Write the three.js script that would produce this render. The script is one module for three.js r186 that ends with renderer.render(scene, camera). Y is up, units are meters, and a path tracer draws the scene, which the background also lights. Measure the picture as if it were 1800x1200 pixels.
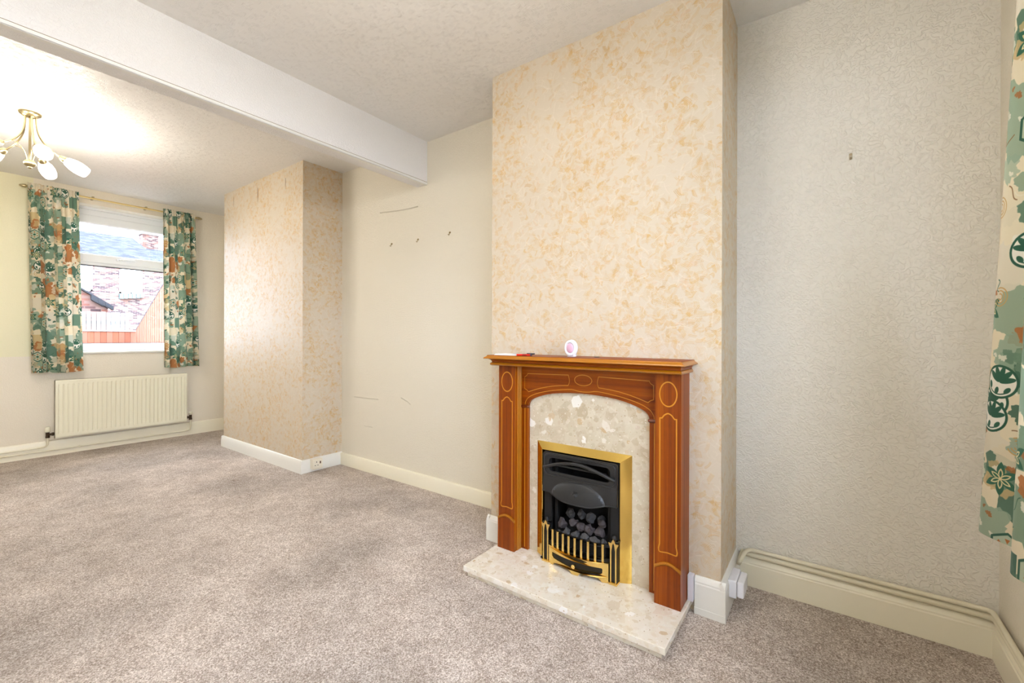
import * as THREE from 'three';
import { RoundedBoxGeometry } from 'three/addons/geometries/RoundedBoxGeometry.js';
import { mergeGeometries, toCreasedNormals } from 'three/addons/utils/BufferGeometryUtils.js';

// ---------------------------------------------------------------- camera, sky, exposure
const scene = new THREE.Scene();
const R = Math.PI / 180;
const camera = new THREE.PerspectiveCamera(2 * Math.atan(600 / 770.0948) / R, 1.5, 0.02, 300);
camera.position.set(0, 1.12, 0);
camera.lookAt(Math.cos(35.903 * R), 1.12, -Math.sin(35.903 * R));
camera.rotateZ(0.181 * R);
camera.setViewOffset(1800, 1200, 0, 8.833, 1800, 1200);
camera.updateProjectionMatrix();
scene.background = new THREE.Color().setRGB(9.8, 11.2, 13.6);      // even overcast sky
const renderer = new THREE.WebGLRenderer({ antialias: true });
renderer.toneMapping = THREE.LinearToneMapping;
renderer.toneMappingExposure = 1.28;
renderer.shadowMap.enabled = true;
const BULB = { color: new THREE.Color().setRGB(1.0, 0.95, 0.85), front: 0.28, rear: 0.42 };

// ---------------------------------------------------------------- helpers
let seed = 12345;
const rnd = () => { seed = (seed * 1664525 + 1013904223) >>> 0; return seed / 4294967296; };
const rr = (a, b) => a + (b - a) * rnd();
const lerp = (a, b, t) => a + (b - a) * t;
const clamp = (x, a = 0, b = 1) => Math.min(b, Math.max(a, x));
const smooth = (a, b, x) => { const t = clamp((x - a) / (b - a)); return t * t * (3 - 2 * t); };
const taken = {};
function numbered(n) { const k = taken[n] = (taken[n] ?? -1) + 1; return k ? `${n}_${String(k).padStart(3, '0')}` : n; }

/** uv in metres from each face's dominant direction; swap turns the grain */
function uvm(g, swap = false, ox = 0, oy = 0) {
  if (g.index) g = g.toNonIndexed();
  const p = g.attributes.position, uv = new Float32Array(p.count * 2), a = new THREE.Vector3(), b = new THREE.Vector3(), c = new THREE.Vector3();
  for (let i = 0; i < p.count; i += 3) {
    a.fromBufferAttribute(p, i); b.fromBufferAttribute(p, i + 1); c.fromBufferAttribute(p, i + 2);
    const n = b.clone().sub(a).cross(c.clone().sub(a)); n.set(Math.abs(n.x), Math.abs(n.y), Math.abs(n.z));
    for (const [k, v] of [[i, a], [i + 1, b], [i + 2, c]]) {
      let s = n.x >= n.y && n.x >= n.z ? [v.z, v.y] : n.y >= n.z ? [v.x, v.z] : [v.x, v.y];
      if (swap && !(n.y > n.x && n.y >= n.z)) s = [s[1], s[0]];
      uv[2 * k] = s[0] + ox; uv[2 * k + 1] = s[1] + oy;
    }
  }
  g.setAttribute('uv', new THREE.BufferAttribute(uv, 2));
  return g;
}
const clean = g => { g = g.index ? g.toNonIndexed() : g; for (const k of Object.keys(g.attributes)) if (!['position', 'normal', 'uv'].includes(k)) g.deleteAttribute(k); return g; };
const merge = list => list.length === 1 ? list[0] : mergeGeometries(list.map(clean));
function box(x0, x1, y0, y1, z0, z1, r = 0, seg = 2) {
  const g = r ? new RoundedBoxGeometry(x1 - x0, y1 - y0, z1 - z0, seg, r) : new THREE.BoxGeometry(x1 - x0, y1 - y0, z1 - z0);
  g.translate((x0 + x1) / 2, (y0 + y1) / 2, (z0 + z1) / 2);
  return uvm(g);
}
function fromTris(list, crease = 0.6) {                             // list of triangles [[x,y,z] x3]
  const g = new THREE.BufferGeometry();
  g.setAttribute('position', new THREE.Float32BufferAttribute(list.flat(2), 3));
  g.computeVertexNormals();
  return uvm(toCreasedNormals(g, crease));
}
const quad = (a, b, c, d) => [[a, b, c], [a, c, d]];
/** straight moulding: profile [[out, up]...] swept from p0 to p1 on the floor plan, out along n */
function mould(profile, p0, p1, n, y0 = 0) {
  const P = (q, e) => [e[0] + n[0] * q[0], y0 + q[1], e[1] + n[1] * q[0]], t = [];
  for (let i = 0; i < profile.length; i++) {
    const a = profile[i], b = profile[(i + 1) % profile.length];
    t.push(...quad(P(a, p0), P(b, p0), P(b, p1), P(a, p1)));
  }
  const tri = THREE.ShapeUtils.triangulateShape(profile.map(q => new THREE.Vector2(...q)), []);
  for (const f of tri) { t.push(f.map(k => P(profile[k], p0))); t.push([...f].reverse().map(k => P(profile[k], p1))); }
  return fromTris(t, 0.5);
}
const tube = (pts, r, seg = 24, rad = 10, closed = false) => new THREE.TubeGeometry(new THREE.CatmullRomCurve3(pts.map(p => new THREE.Vector3(...p)), closed, 'centripetal'), seg, r, rad, closed);
/** pipe with straight runs and tight bends */
function pipe(pts, r, bend = 0.025) {
  const path = new THREE.CurvePath(), V = pts.map(p => new THREE.Vector3(...p));
  let at = V[0];
  for (let i = 1; i < V.length; i++) {
    if (i < V.length - 1) {
      const d0 = V[i].clone().sub(V[i - 1]).normalize(), d1 = V[i + 1].clone().sub(V[i]).normalize();
      const a = V[i].clone().addScaledVector(d0, -bend), b = V[i].clone().addScaledVector(d1, bend);
      path.add(new THREE.LineCurve3(at, a)); path.add(new THREE.QuadraticBezierCurve3(a, V[i], b)); at = b;
    } else path.add(new THREE.LineCurve3(at, V[i]));
  }
  const g = new THREE.TubeGeometry(path, 160, r, 12);
  const cap = (v, d) => { const c = new THREE.CircleGeometry(r, 12); c.lookAt(d); c.translate(v.x, v.y, v.z); return c; };
  return merge([g, cap(V[0], V[0].clone().sub(V[1])), cap(V[V.length - 1], V[V.length - 1].clone().sub(V[V.length - 2]))]);
}
function lathe(profile, seg = 32) { return new THREE.LatheGeometry(profile.map(p => new THREE.Vector2(...p)), seg); }
/** flat piece in the plane of a wall that faces -X: outline in [z, y], thick along +X from x0 */
function plateX(outline, x0, thick, holes = [], bevel = 0) {
  const V = l => l.map(p => new THREE.Vector2(p[0], p[1]));
  const s = new THREE.Shape(V(outline)); for (const h of holes) s.holes.push(new THREE.Path(V(h)));
  const g = new THREE.ExtrudeGeometry(s, { depth: thick - 2 * bevel, bevelEnabled: bevel > 0, bevelThickness: bevel, bevelSize: bevel, bevelOffset: -bevel, bevelSegments: 2, curveSegments: 6 });
  g.translate(0, 0, bevel);
  const m = new THREE.Matrix4().set(0, 0, -1, x0 + thick, 0, 1, 0, 0, 1, 0, 0, 0, 0, 0, 0, 1);   // shape x -> z, depth -> -x
  g.applyMatrix4(m);
  return uvm(g);
}
const ellipse = (cz, cy, rz, ry, n = 40) => Array.from({ length: n }, (_, i) => [cz + rz * Math.cos(i / n * 2 * Math.PI), cy + ry * Math.sin(i / n * 2 * Math.PI)]);
/** ribbon around an open line */
function ribbon(line, w) {
  const L = [], Q = [];
  line.forEach((p, i) => {
    const a = line[Math.max(0, i - 1)], b = line[Math.min(line.length - 1, i + 1)], l = Math.hypot(b[0] - a[0], b[1] - a[1]) || 1;
    const n = [-(b[1] - a[1]) / l * w / 2, (b[0] - a[0]) / l * w / 2];
    L.push([p[0] + n[0], p[1] + n[1]]); Q.unshift([p[0] - n[0], p[1] - n[1]]);
  });
  return [...L, ...Q];
}
function offset(poly, d) {                                           // closed outline, positive d grows a counter-clockwise one
  let area = 0; poly.forEach((p, i) => { const q = poly[(i + 1) % poly.length]; area += p[0] * q[1] - q[0] * p[1]; });
  const s = Math.sign(area);
  return poly.map((p, i) => {
    const a = poly[(i + poly.length - 1) % poly.length], b = poly[(i + 1) % poly.length];
    const e0 = [p[0] - a[0], p[1] - a[1]], e1 = [b[0] - p[0], b[1] - p[1]], l0 = Math.hypot(...e0) || 1, l1 = Math.hypot(...e1) || 1;
    let n = [e0[1] / l0 + e1[1] / l1, -e0[0] / l0 - e1[0] / l1]; const l = Math.hypot(...n) || 1;
    const k = Math.min(2, 2 / l) / l * s * d; return [p[0] + n[0] * k, p[1] + n[1] * k];
  });
}
const dense = (poly, step, closed = true) => { const o = []; for (let i = 0; i < poly.length - (closed ? 0 : 1); i++) { const a = poly[i], b = poly[(i + 1) % poly.length], n = Math.max(1, Math.ceil(Math.hypot(b[0] - a[0], b[1] - a[1]) / step)); for (let k = 0; k < n; k++) o.push([lerp(a[0], b[0], k / n), lerp(a[1], b[1], k / n)]); } if (!closed) o.push(poly[poly.length - 1]); return o; };
const spline = (pts, n) => new THREE.CatmullRomCurve3(pts.map(p => new THREE.Vector3(p[0], p[1], 0)), false, 'centripetal').getPoints(n).map(v => [v.x, v.y]);

function thing(name, label, category, base = [0, 0, 0], group) {
  const o = new THREE.Group(); o.name = numbered(name); o.position.set(...base); o.userData = { label, category };
  if (group) o.userData.group = group;
  scene.add(o); return o;
}
/** geometry in world axes -> a mesh under its thing (or part) */
function part(name, geo, mat, parent, label) {
  const m = new THREE.Mesh(geo, mat); m.name = name;
  let at = new THREE.Vector3(); for (let q = parent; q && q !== scene; q = q.parent) at.add(q.position);
  geo.translate(-at.x, -at.y, -at.z);
  if (label) m.userData.label = label;
  parent.add(m); return m;
}
function single(name, geo, mat, label, category, base, group) {
  const m = new THREE.Mesh(geo, mat); m.name = numbered(name); geo.translate(-base[0], -base[1], -base[2]); m.position.set(...base);
  m.userData = { label, category }; if (group) m.userData.group = group;
  scene.add(m); return m;
}
function struct(name, geo, mat, label) {
  const m = new THREE.Mesh(geo, mat); m.name = name; m.userData = { kind: 'structure' }; if (label) m.userData.label = label;
  scene.add(m); return m;
}

// ---------------------------------------------------------------- textures
function lattice(per, s) { let q = (s * 7919 + 17) >>> 0; const a = new Float32Array(per * per); for (let i = 0; i < a.length; i++) { q = (q * 1664525 + 1013904223) >>> 0; a[i] = q / 4294967296; } return a; }
/** tiling value noise, x and y in 0..1 */
function noise(perX, perY, s) {
  const m = Math.max(perX, perY), a = lattice(m, s);
  return (x, y) => {
    x *= perX; y *= perY; let i = Math.floor(x), j = Math.floor(y); let fx = x - i, fy = y - j; fx = fx * fx * (3 - 2 * fx); fy = fy * fy * (3 - 2 * fy);
    i = ((i % perX) + perX) % perX; j = ((j % perY) + perY) % perY; const i1 = (i + 1) % perX, j1 = (j + 1) % perY;
    const A = a[j * m + i], B = a[j * m + i1], C = a[j1 * m + i], D = a[j1 * m + i1];
    return (A + (B - A) * fx) * (1 - fy) + (C + (D - C) * fx) * fy;
  };
}
function dataTex(w, h, fn, metres, srgb) {                           // fn(u, v) -> [r, g, b] in 0..1
  const d = new Uint8Array(w * h * 4);
  for (let j = 0; j < h; j++) for (let i = 0; i < w; i++) { const c = fn(i / w, j / h), k = (j * w + i) * 4; d[k] = clamp(c[0]) * 255; d[k + 1] = clamp(c[1]) * 255; d[k + 2] = clamp(c[2]) * 255; d[k + 3] = 255; }
  return setTex(new THREE.DataTexture(d, w, h), metres, srgb);
}
function setTex(t, metres, srgb) {
  t.magFilter = THREE.LinearFilter; t.minFilter = THREE.LinearMipmapLinearFilter; t.generateMipmaps = true; t.wrapS = t.wrapT = THREE.RepeatWrapping;
  if (srgb) t.colorSpace = THREE.SRGBColorSpace;
  const [mx, my] = Array.isArray(metres) ? metres : [metres, metres]; t.repeat.set(1 / mx, 1 / my); t.needsUpdate = true; return t;
}
function canvasTex(w, h, draw, metres, srgb = true) { const c = document.createElement('canvas'); c.width = w; c.height = h; draw(c.getContext('2d'), w, h); return setTex(new THREE.CanvasTexture(c), metres, srgb); }
const hex = h => [(h >> 16 & 255) / 255, (h >> 8 & 255) / 255, (h & 255) / 255];
const mixc = (a, b, t) => [lerp(a[0], b[0], t), lerp(a[1], b[1], t), lerp(a[2], b[2], t)];
/** draw something at every wrapped place so that the picture tiles */
function wrapped(g, w, h, x, y, r, f) { for (const dx of [-w, 0, w]) for (const dy of [-h, 0, h]) if (x + dx > -r && x + dx < w + r && y + dy > -r && y + dy < h + r) { g.save(); g.translate(x + dx, y + dy); f(g); g.restore(); } }

// carpet: twisted loops, taupe flecked with brown and cream
const carpetTex = (() => {
  const a = noise(900, 900, 1), b = noise(460, 460, 2), c = noise(24, 24, 3), e = noise(70, 70, 4), w = lattice(2048, 9);
  const lo = hex(0x8d7d70), hi = hex(0xeadfd6);
  return dataTex(2048, 2048, (u, v) => {
    const k = w[(Math.floor(v * 2048) & 2047) * 2048 + (Math.floor(u * 2048) & 2047)];
    let t = 0.5 + (a(u, v) - 0.5) * 1.0 + (b(u, v) - 0.5) * 0.5 + (k - 0.5) * 0.3 + (c(u, v) - 0.5) * 0.16 + (e(u, v) - 0.5) * 0.16;
    return mixc(lo, hi, clamp(t));
  }, 2.2, true);
})();
const carpetBump = (() => { const a = noise(250, 250, 11), b = noise(120, 120, 12); return dataTex(1024, 1024, (u, v) => { const t = a(u, v) * 0.7 + b(u, v) * 0.3; return [t, t, t]; }, 1.1, false); })();

// embossed papers, painted over: relief only
function worm(per, K, s, size, metres) {
  const a = noise(per, per, s), b = noise(per, per, s + 1), c = noise(per * 2, per * 2, s + 2), d = noise(per * 6, per * 6, s + 3);
  return dataTex(size, size, (u, v) => {
    const x = u + (b(u, v) - 0.5) * 0.6 / per, y = v + (a(v, u) - 0.5) * 0.6 / per;
    const n = a(x, y) * 0.7 + c(x, y) * 0.3, t = 0.5 + 0.5 * Math.sin(n * K * Math.PI * 2), q = smooth(0.25, 0.85, t) * 0.85 + d(u, v) * 0.15;
    return [q, q, q];
  }, metres, false);
}
const wormCoarse = worm(60, 2.8, 21, 1024, 0.9);
const wormFine = worm(96, 2.6, 31, 1024, 0.9);
// ceiling paper: small combed patches set at all angles
const ceilBump = canvasTex(1024, 1024, (g, w, h) => {
  g.fillStyle = '#777'; g.fillRect(0, 0, w, h); seed = 77;
  for (let i = 0; i < 1500; i++) {
    const x = rnd() * w, y = rnd() * h, an = rnd() < 0.5 ? rr(-0.3, 0.3) : rr(1.2, 1.9), L = rr(14, 34), n = 3 + Math.floor(rnd() * 4), s = rr(3.5, 6), light = rnd() < 0.6;
    wrapped(g, w, h, x, y, 60, q => { q.rotate(an); q.strokeStyle = light ? 'rgba(255,255,255,.5)' : 'rgba(0,0,0,.45)'; q.lineWidth = 2; for (let k = 0; k < n; k++) { q.beginPath(); q.moveTo(-L / 2, k * s); q.lineTo(L / 2, k * s + 1); q.stroke(); } });
  }
  for (let i = 0; i < 40; i++) { const x = rnd() * w, y = rnd() * h, an = rnd() * 6.3; wrapped(g, w, h, x, y, 60, q => { q.rotate(an); q.fillStyle = 'rgba(200,200,200,.45)'; q.beginPath(); q.moveTo(-12, 10); q.quadraticCurveTo(-16, -14, 4, -16); q.quadraticCurveTo(18, 0, 12, 12); q.fill(); }); }
}, 0.8, false);

// chimney breast paper: cream with feathered ochre and peach strokes
function feather(color) {
  return (g, w, h) => {
    g.fillStyle = color ? '#d5c7b2' : '#6a6a6a'; g.fillRect(0, 0, w, h); seed = 4242;
    const dn = noise(7, 7, 51), dm = noise(16, 16, 52);
    for (let i = 0; i < 12000; i++) {
      const x = rnd() * w, y = rnd() * h, an = rnd() * Math.PI * 2, L = rr(14, 44), n = 2 + Math.floor(rnd() * 4), bend = rr(-16, 16), tone = rnd(), keep = rnd(), al = rr(0.10, 0.36), s = rr(3, 6), lw = rr(1.4, 3.8);
      const d = dn(x / w, y / h) * 0.65 + dm(x / w, y / h) * 0.35;
      if (keep > 0.25 + 0.75 * smooth(0.22, 0.62, d)) continue;
      const col = tone < 0.5 ? [206, 158, 84] : tone < 0.78 ? [212, 168, 104] : tone < 0.92 ? [190, 140, 72] : [216, 172, 130];
      wrapped(g, w, h, x, y, 70, q => {
        q.rotate(an); q.strokeStyle = color ? `rgba(${col},${al})` : `rgba(255,255,255,${al + 0.12})`; q.lineWidth = lw; q.lineCap = 'round';
        for (let k = 0; k < n; k++) { q.beginPath(); q.moveTo(-L / 2, k * s); q.quadraticCurveTo(0, k * s + bend, L / 2 - k * 3, k * s + bend * 0.3); q.stroke(); }
      });
    }
    for (let i = 0; i < 5200; i++) {                                  // cream strokes over them
      const x = rnd() * w, y = rnd() * h, an = rnd() * Math.PI * 2, L = rr(12, 52), bend = rr(-12, 12), lw = rr(1.5, 6), al = rr(0.15, 0.5);
      wrapped(g, w, h, x, y, 70, q => { q.rotate(an); q.strokeStyle = color ? `rgba(224,211,193,${al})` : `rgba(20,20,20,${al * 0.8})`; q.lineWidth = lw; q.lineCap = 'round'; q.beginPath(); q.moveTo(-L / 2, 0); q.quadraticCurveTo(0, bend, L / 2, 0); q.stroke(); });
    }
  };
}
const featherTex = canvasTex(2048, 2048, feather(true), 2.1);
const featherBump = canvasTex(2048, 2048, feather(false), 2.1, false);

// stained wood foil, grain along v
const woodTex = (() => {
  const a = noise(22, 1, 61), b = noise(80, 2, 62), c = noise(260, 6, 63), d = noise(500, 30, 64), wv = noise(3, 3, 65);
  const dk = hex(0x6e2c00), md = hex(0x8c3f00), lt = hex(0xa95702);
  return dataTex(1024, 1024, (u, v) => {
    const x = u + (wv(u, v) - 0.5) * 0.012; let t = a(x, v) * 0.42 + b(x, v) * 0.34 + c(x, v) * 0.24;
    t = clamp((t - 0.5) * 1.25 + 0.5); const col = t < 0.5 ? mixc(dk, md, t * 2) : mixc(md, lt, t * 2 - 1); const p = d(u, v); const k = p < 0.2 ? 0.9 : 1;
    return [col[0] * k, col[1] * k, col[2] * k];
  }, [0.42, 1.1], true);
})();
// agglomerate marble: beige matrix with broken pieces of white, tan and grey-brown stone
function marble(base, pal, white, start, whites) {
  return canvasTex(1024, 1024, (g, w, h) => {
    seed = start; g.fillStyle = base; g.fillRect(0, 0, w, h);
    const piece = (x, y, r, col, al) => { const n = 6 + Math.floor(rnd() * 5), pts = []; const st = rr(0.5, 1), an = rnd() * 6.3; for (let k = 0; k < n; k++) { const q = rr(0.55, 1.15) * r; pts.push([Math.cos(k / n * 6.283) * q, Math.sin(k / n * 6.283) * q * st]); }
      wrapped(g, w, h, x, y, r * 1.3, q => { q.rotate(an); q.fillStyle = `rgba(${col},${al})`; q.beginPath(); pts.forEach((p, i) => i ? q.lineTo(...p) : q.moveTo(...p)); q.closePath(); q.fill(); }); };
    for (let i = 0; i < 620; i++) piece(rnd() * w, rnd() * h, rr(14, 52), pal[Math.floor(rnd() * pal.length)], rr(0.3, 0.7));
    for (let i = 0; i < 1700; i++) piece(rnd() * w, rnd() * h, rr(4, 18), pal[Math.floor(rnd() * pal.length)], rr(0.3, 0.75));
    for (let i = 0; i < whites; i++) piece(rnd() * w, rnd() * h, rr(9, 34), rnd() < 0.6 ? white[0] : white[1], rr(0.75, 0.95));
    for (let i = 0; i < 42; i++) piece(rnd() * w, rnd() * h, rr(7, 26), rnd() < 0.5 ? [200, 168, 126] : [206, 182, 148], rr(0.5, 0.85));
    for (let i = 0; i < 2600; i++) piece(rnd() * w, rnd() * h, rr(1, 4), rnd() < 0.55 ? white[0] : rnd() < 0.75 ? [190, 162, 126] : [158, 130, 100], rr(0.4, 0.85));
    for (let i = 0; i < 10; i++) piece(rnd() * w, rnd() * h, rr(1.5, 3), [70, 60, 55], 0.8);
  }, 1.0);
}
const marbleTex = marble('#f0e8da', [[242, 235, 222], [231, 219, 197], [237, 228, 210], [245, 240, 229], [222, 207, 182], [239, 231, 216], [233, 219, 200]], [[252, 250, 246], [248, 243, 234]], 991, 60);
const marblePanelTex = marble('#d2c6ae', [[214, 203, 182], [196, 182, 156], [206, 194, 168], [222, 212, 192], [190, 172, 144], [212, 200, 178], [204, 188, 164]], [[240, 236, 228], [228, 220, 206]], 1733, 74);

// curtain print: patchwork of sage, cream and rust with tile and flower motifs
const curtainTex = canvasTex(1024, 1024, (g, w, h) => {
  seed = 5150; g.fillStyle = '#e9dcbf'; g.fillRect(0, 0, w, h);
  const blob = (x, y, r, col, al, rough = 0.3) => { const p1 = rnd() * 6.3, p2 = rnd() * 6.3, p3 = rnd() * 6.3, pts = Array.from({ length: 64 }, (_, k) => { const t = k / 64 * 6.283, q = r * (1 + rough * (0.5 * Math.sin(2 * t + p1) + 0.35 * Math.sin(3 * t + p2) + 0.25 * Math.sin(7 * t + p3) + rr(-0.22, 0.22))); return [Math.cos(t) * q, Math.sin(t) * q * 0.9]; }); wrapped(g, w, h, x, y, r * 1.6, q => { q.fillStyle = `rgba(${col},${al})`; q.beginPath(); pts.forEach((p, i) => i ? q.lineTo(...p) : q.moveTo(...p)); q.fill(); }); };
  const pal = [[124, 150, 126], [98, 130, 108], [150, 170, 146], [70, 106, 88], [226, 216, 194], [214, 190, 140], [176, 112, 60], [108, 140, 118], [128, 154, 132], [84, 118, 98]];
  for (let j = 0; j < 7; j++) for (let i = 0; i < 7; i++) { const k = Math.floor(rnd() * pal.length), x = (i + 0.5 * (j % 2) + rr(-0.2, 0.2)) * w / 7, y = (j + rr(-0.2, 0.2)) * h / 7; rnd() < 0.8 ? blob(x, y, rr(50, 96), pal[k], 0.92, 0.42) : wrapped(g, w, h, x, y, 120, q => { q.fillStyle = `rgb(${pal[k]})`; q.fillRect(-58, -50, 116, 100); }); }
  for (let i = 0; i < 30; i++) blob(rnd() * w, rnd() * h, rr(22, 46), rnd() < 0.4 ? [178, 108, 54] : [60, 100, 82], 0.85, 0.5);
  for (let i = 0; i < 110; i++) blob(rnd() * w, rnd() * h, rr(14, 40), [[150, 172, 150], [112, 142, 120], [226, 214, 186], [206, 178, 128], [86, 120, 100], [236, 230, 214]][Math.floor(rnd() * 6)], rr(0.6, 0.9), 0.45);
  for (let i = 0; i < 90; i++) { const x = rnd() * w, y = rnd() * h, an = rnd() * 6.3, L = rr(20, 60), c = ['#d9c193', '#efe6d0', '#8c6a44', '#3f6b57'][Math.floor(rnd() * 4)], bd = rr(-24, 24); wrapped(g, w, h, x, y, 80, q => { q.rotate(an); q.strokeStyle = c; q.lineWidth = 2.6; q.beginPath(); q.moveTo(-L / 2, 0); q.bezierCurveTo(-L / 6, bd, L / 6, -bd, L / 2, 0); q.stroke(); }); }
  for (let i = 0; i < 220; i++) blob(rnd() * w, rnd() * h, rr(4, 12), rnd() < 0.4 ? [170, 104, 56] : rnd() < 0.6 ? [40, 84, 66] : [240, 234, 218], 0.8, 0.5);
  for (let i = 0; i < 16; i++) {                                     // ringed palmettes
    const x = rnd() * w, y = rnd() * h, an = rr(-0.3, 0.3);
    wrapped(g, w, h, x, y, 80, q => { q.rotate(an); q.fillStyle = '#f0ece0'; q.beginPath(); q.ellipse(0, 0, 44, 40, 0, 0, 6.3); q.fill(); q.strokeStyle = '#2c5a47'; q.lineWidth = 6; q.beginPath(); q.ellipse(0, 0, 44, 40, 0, 0, 6.3); q.stroke(); q.lineWidth = 3; q.beginPath(); q.ellipse(0, 2, 33, 30, 0, 0.4, 2.74); q.stroke(); q.fillStyle = '#2f604c'; for (const d of [-26, 0, 26]) { q.beginPath(); q.ellipse(d, 24 - Math.abs(d) * 0.35, 6, 10, d * 0.02, 0, 6.3); q.fill(); }
      q.fillStyle = '#2f604c'; for (let k = -2; k <= 2; k++) { q.save(); q.rotate(k * 0.55); q.beginPath(); q.ellipse(0, -20, 7, 20, 0, 0, 6.3); q.fill(); q.restore(); } });
  }
  for (let i = 0; i < 12; i++) {                                     // six-petal flowers
    const x = rnd() * w, y = rnd() * h;
    wrapped(g, w, h, x, y, 70, q => { for (let k = 0; k < 6; k++) { q.save(); q.rotate(k * Math.PI / 3); q.fillStyle = '#386a54'; q.beginPath(); q.moveTo(0, 0); q.quadraticCurveTo(20, -22, 0, -46); q.quadraticCurveTo(-20, -22, 0, 0); q.fill(); q.strokeStyle = '#e6d7a6'; q.lineWidth = 3; q.beginPath(); q.moveTo(0, 0); q.quadraticCurveTo(9, -14, 0, -26); q.quadraticCurveTo(-9, -14, 0, 0); q.stroke(); q.restore(); } });
  }
  for (let i = 0; i < 12; i++) {                                     // hexagon tiles
    const x = rnd() * w, y = rnd() * h, r = rr(34, 48);
    wrapped(g, w, h, x, y, 70, q => { q.beginPath(); for (let k = 0; k < 6; k++) q.lineTo(Math.cos(k * 1.0472 + 0.52) * r, Math.sin(k * 1.0472 + 0.52) * r); q.closePath(); q.fillStyle = '#b9c6ae'; q.fill(); q.strokeStyle = '#35604e'; q.lineWidth = 6; q.stroke(); q.fillStyle = '#b4703c'; for (let k = 0; k < 6; k++) { q.save(); q.rotate(k * 1.0472); q.beginPath(); q.moveTo(-6, -r * 0.62); q.lineTo(6, -r * 0.62); q.lineTo(0, -r * 0.3); q.fill(); q.restore(); } q.fillStyle = '#2f604c'; q.beginPath(); q.arc(0, 0, 8, 0, 6.3); q.fill(); });
  }
  for (let i = 0; i < 16; i++) { const x = rnd() * w, y = rnd() * h, r = rr(20, 34); wrapped(g, w, h, x, y, 60, q => { q.strokeStyle = rnd() < 2 ? '#caa46a' : ''; q.lineWidth = 3; for (let k = 1; k < 4; k++) { q.beginPath(); q.arc(0, 0, r * k / 3, 0.4, 5.2); q.stroke(); } }); }
}, 1.1);
// far brickwork and slates: courses of a few pixels in the photograph
const brickTex = canvasTex(512, 512, (g, w, h) => {
  seed = 31; g.fillStyle = '#cfc4bd'; g.fillRect(0, 0, w, h);
  for (let j = 0; j < 32; j++) for (let i = 0; i < 10; i++) { const c = [[205, 150, 136], [225, 205, 196], [230, 216, 208], [104, 88, 98], [212, 160, 142], [214, 198, 190], [150, 122, 124]][Math.floor(rnd() * 7)]; g.fillStyle = `rgb(${c})`; g.fillRect((i + (j % 2) * 0.5) * 51.2 - 51.2 * (i === 9 && j % 2 ? 0 : 0), j * 16, 47, 13); if (i === 9 && j % 2) g.fillRect(-25.6, j * 16, 47, 13); }
}, 1.8);
const slateTex = canvasTex(512, 512, (g, w, h) => { seed = 32; g.fillStyle = '#5c6066'; g.fillRect(0, 0, w, h); for (let j = 0; j < 24; j++) for (let i = 0; i < 18; i++) { const k = Math.floor(rr(104, 150)); g.fillStyle = `rgb(${k + 2},${k + 5},${k + 10})`; g.fillRect((i + (j % 2) * 0.5) * 28.4, j * 21.3, 27, 19); } }, 4.6);

// ---------------------------------------------------------------- materials
const M = (color, roughness = 0.6, extra = {}) => new THREE.MeshPhysicalMaterial({ color, roughness, ...extra });
const mCarpet = M(0xffffff, 1, { map: carpetTex, bumpMap: carpetBump, bumpScale: 0.0025, vertexColors: true, sheen: 0.15, sheenRoughness: 0.8 });
const mAlcove = M(0xece4d2, 0.55, { bumpMap: wormFine, bumpScale: 0.0010 });
const mAlcoveNear = M(0xede8dd, 0.5, { bumpMap: wormCoarse, bumpScale: 0.0016 });
const mWindowWall = M(0xece2cf, 0.6, { bumpMap: wormFine, bumpScale: 0.0007 });
const mYellowPaper = M(0xebe4c2, 0.6, { bumpMap: wormFine, bumpScale: 0.0006 });
const mFeather = M(0xffffff, 0.5, { map: featherTex, bumpMap: featherBump, bumpScale: 0.0014 });
const mCeiling = M(0xeeebe7, 0.42, { bumpMap: ceilBump, bumpScale: 0.0028 });
const mBeam = M(0xf1f0f1, 0.55, { bumpMap: wormFine, bumpScale: 0.0008 });
const mTrimWhite = M(0xf1f1ee, 0.35);
const mGloss = M(0xf8f1da, 0.3, { clearcoat: 0.25, clearcoatRoughness: 0.3 });
const mGlossWhite = M(0xf0eee6, 0.3, { clearcoat: 0.25, clearcoatRoughness: 0.3 });
const mWood = M(0xffffff, 0.42, { map: woodTex, clearcoat: 0.12, clearcoatRoughness: 0.25, specularIntensity: 0.5 });
const mWoodGroove = M(0xd8921c, 0.3, { clearcoat: 0.3, clearcoatRoughness: 0.2 });
const mWoodEdge = M(0xb06c04, 0.34, { clearcoat: 0.35, clearcoatRoughness: 0.25 });
const mWoodDark = M(0x6a2c0c, 0.3, { clearcoat: 0.5, clearcoatRoughness: 0.15 });
const mMarble = M(0xffffff, 0.16, { map: marbleTex, clearcoat: 0.3, clearcoatRoughness: 0.08 });
const mMarblePanel = M(0xffffff, 0.18, { map: marblePanelTex, clearcoat: 0.3, clearcoatRoughness: 0.08 });
const mBrass = M(new THREE.Color().setRGB(0.86, 0.60, 0.16), 0.14, { metalness: 1 });
const mBrassCast = M(new THREE.Color().setRGB(0.86, 0.62, 0.22), 0.24, { metalness: 1 });
const mIron = M(0x1b1d20, 0.42, { clearcoat: 0.25, clearcoatRoughness: 0.4 });
const mBlack = M(0x0e0e10, 0.45);
const mSoot = M(0x101012, 0.8);
const mCoal = M(0x4a494b, 0.8), mCoalWarm = M(0x4a4345, 0.8);
const mRad = M(0xefead2, 0.3, { clearcoat: 0.2 });
const mPipe = M(0xeae2c8, 0.35);
const mValveBrown = M(0x3a2712, 0.45, { metalness: 0.4 });
const mUPVC = M(0xf2f4f6, 0.3);
const mGasket = M(0x1d2126, 0.6);
const mGlass = M(0xffffff, 0, { transmission: 1, thickness: 0, ior: 1.45 });
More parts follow.
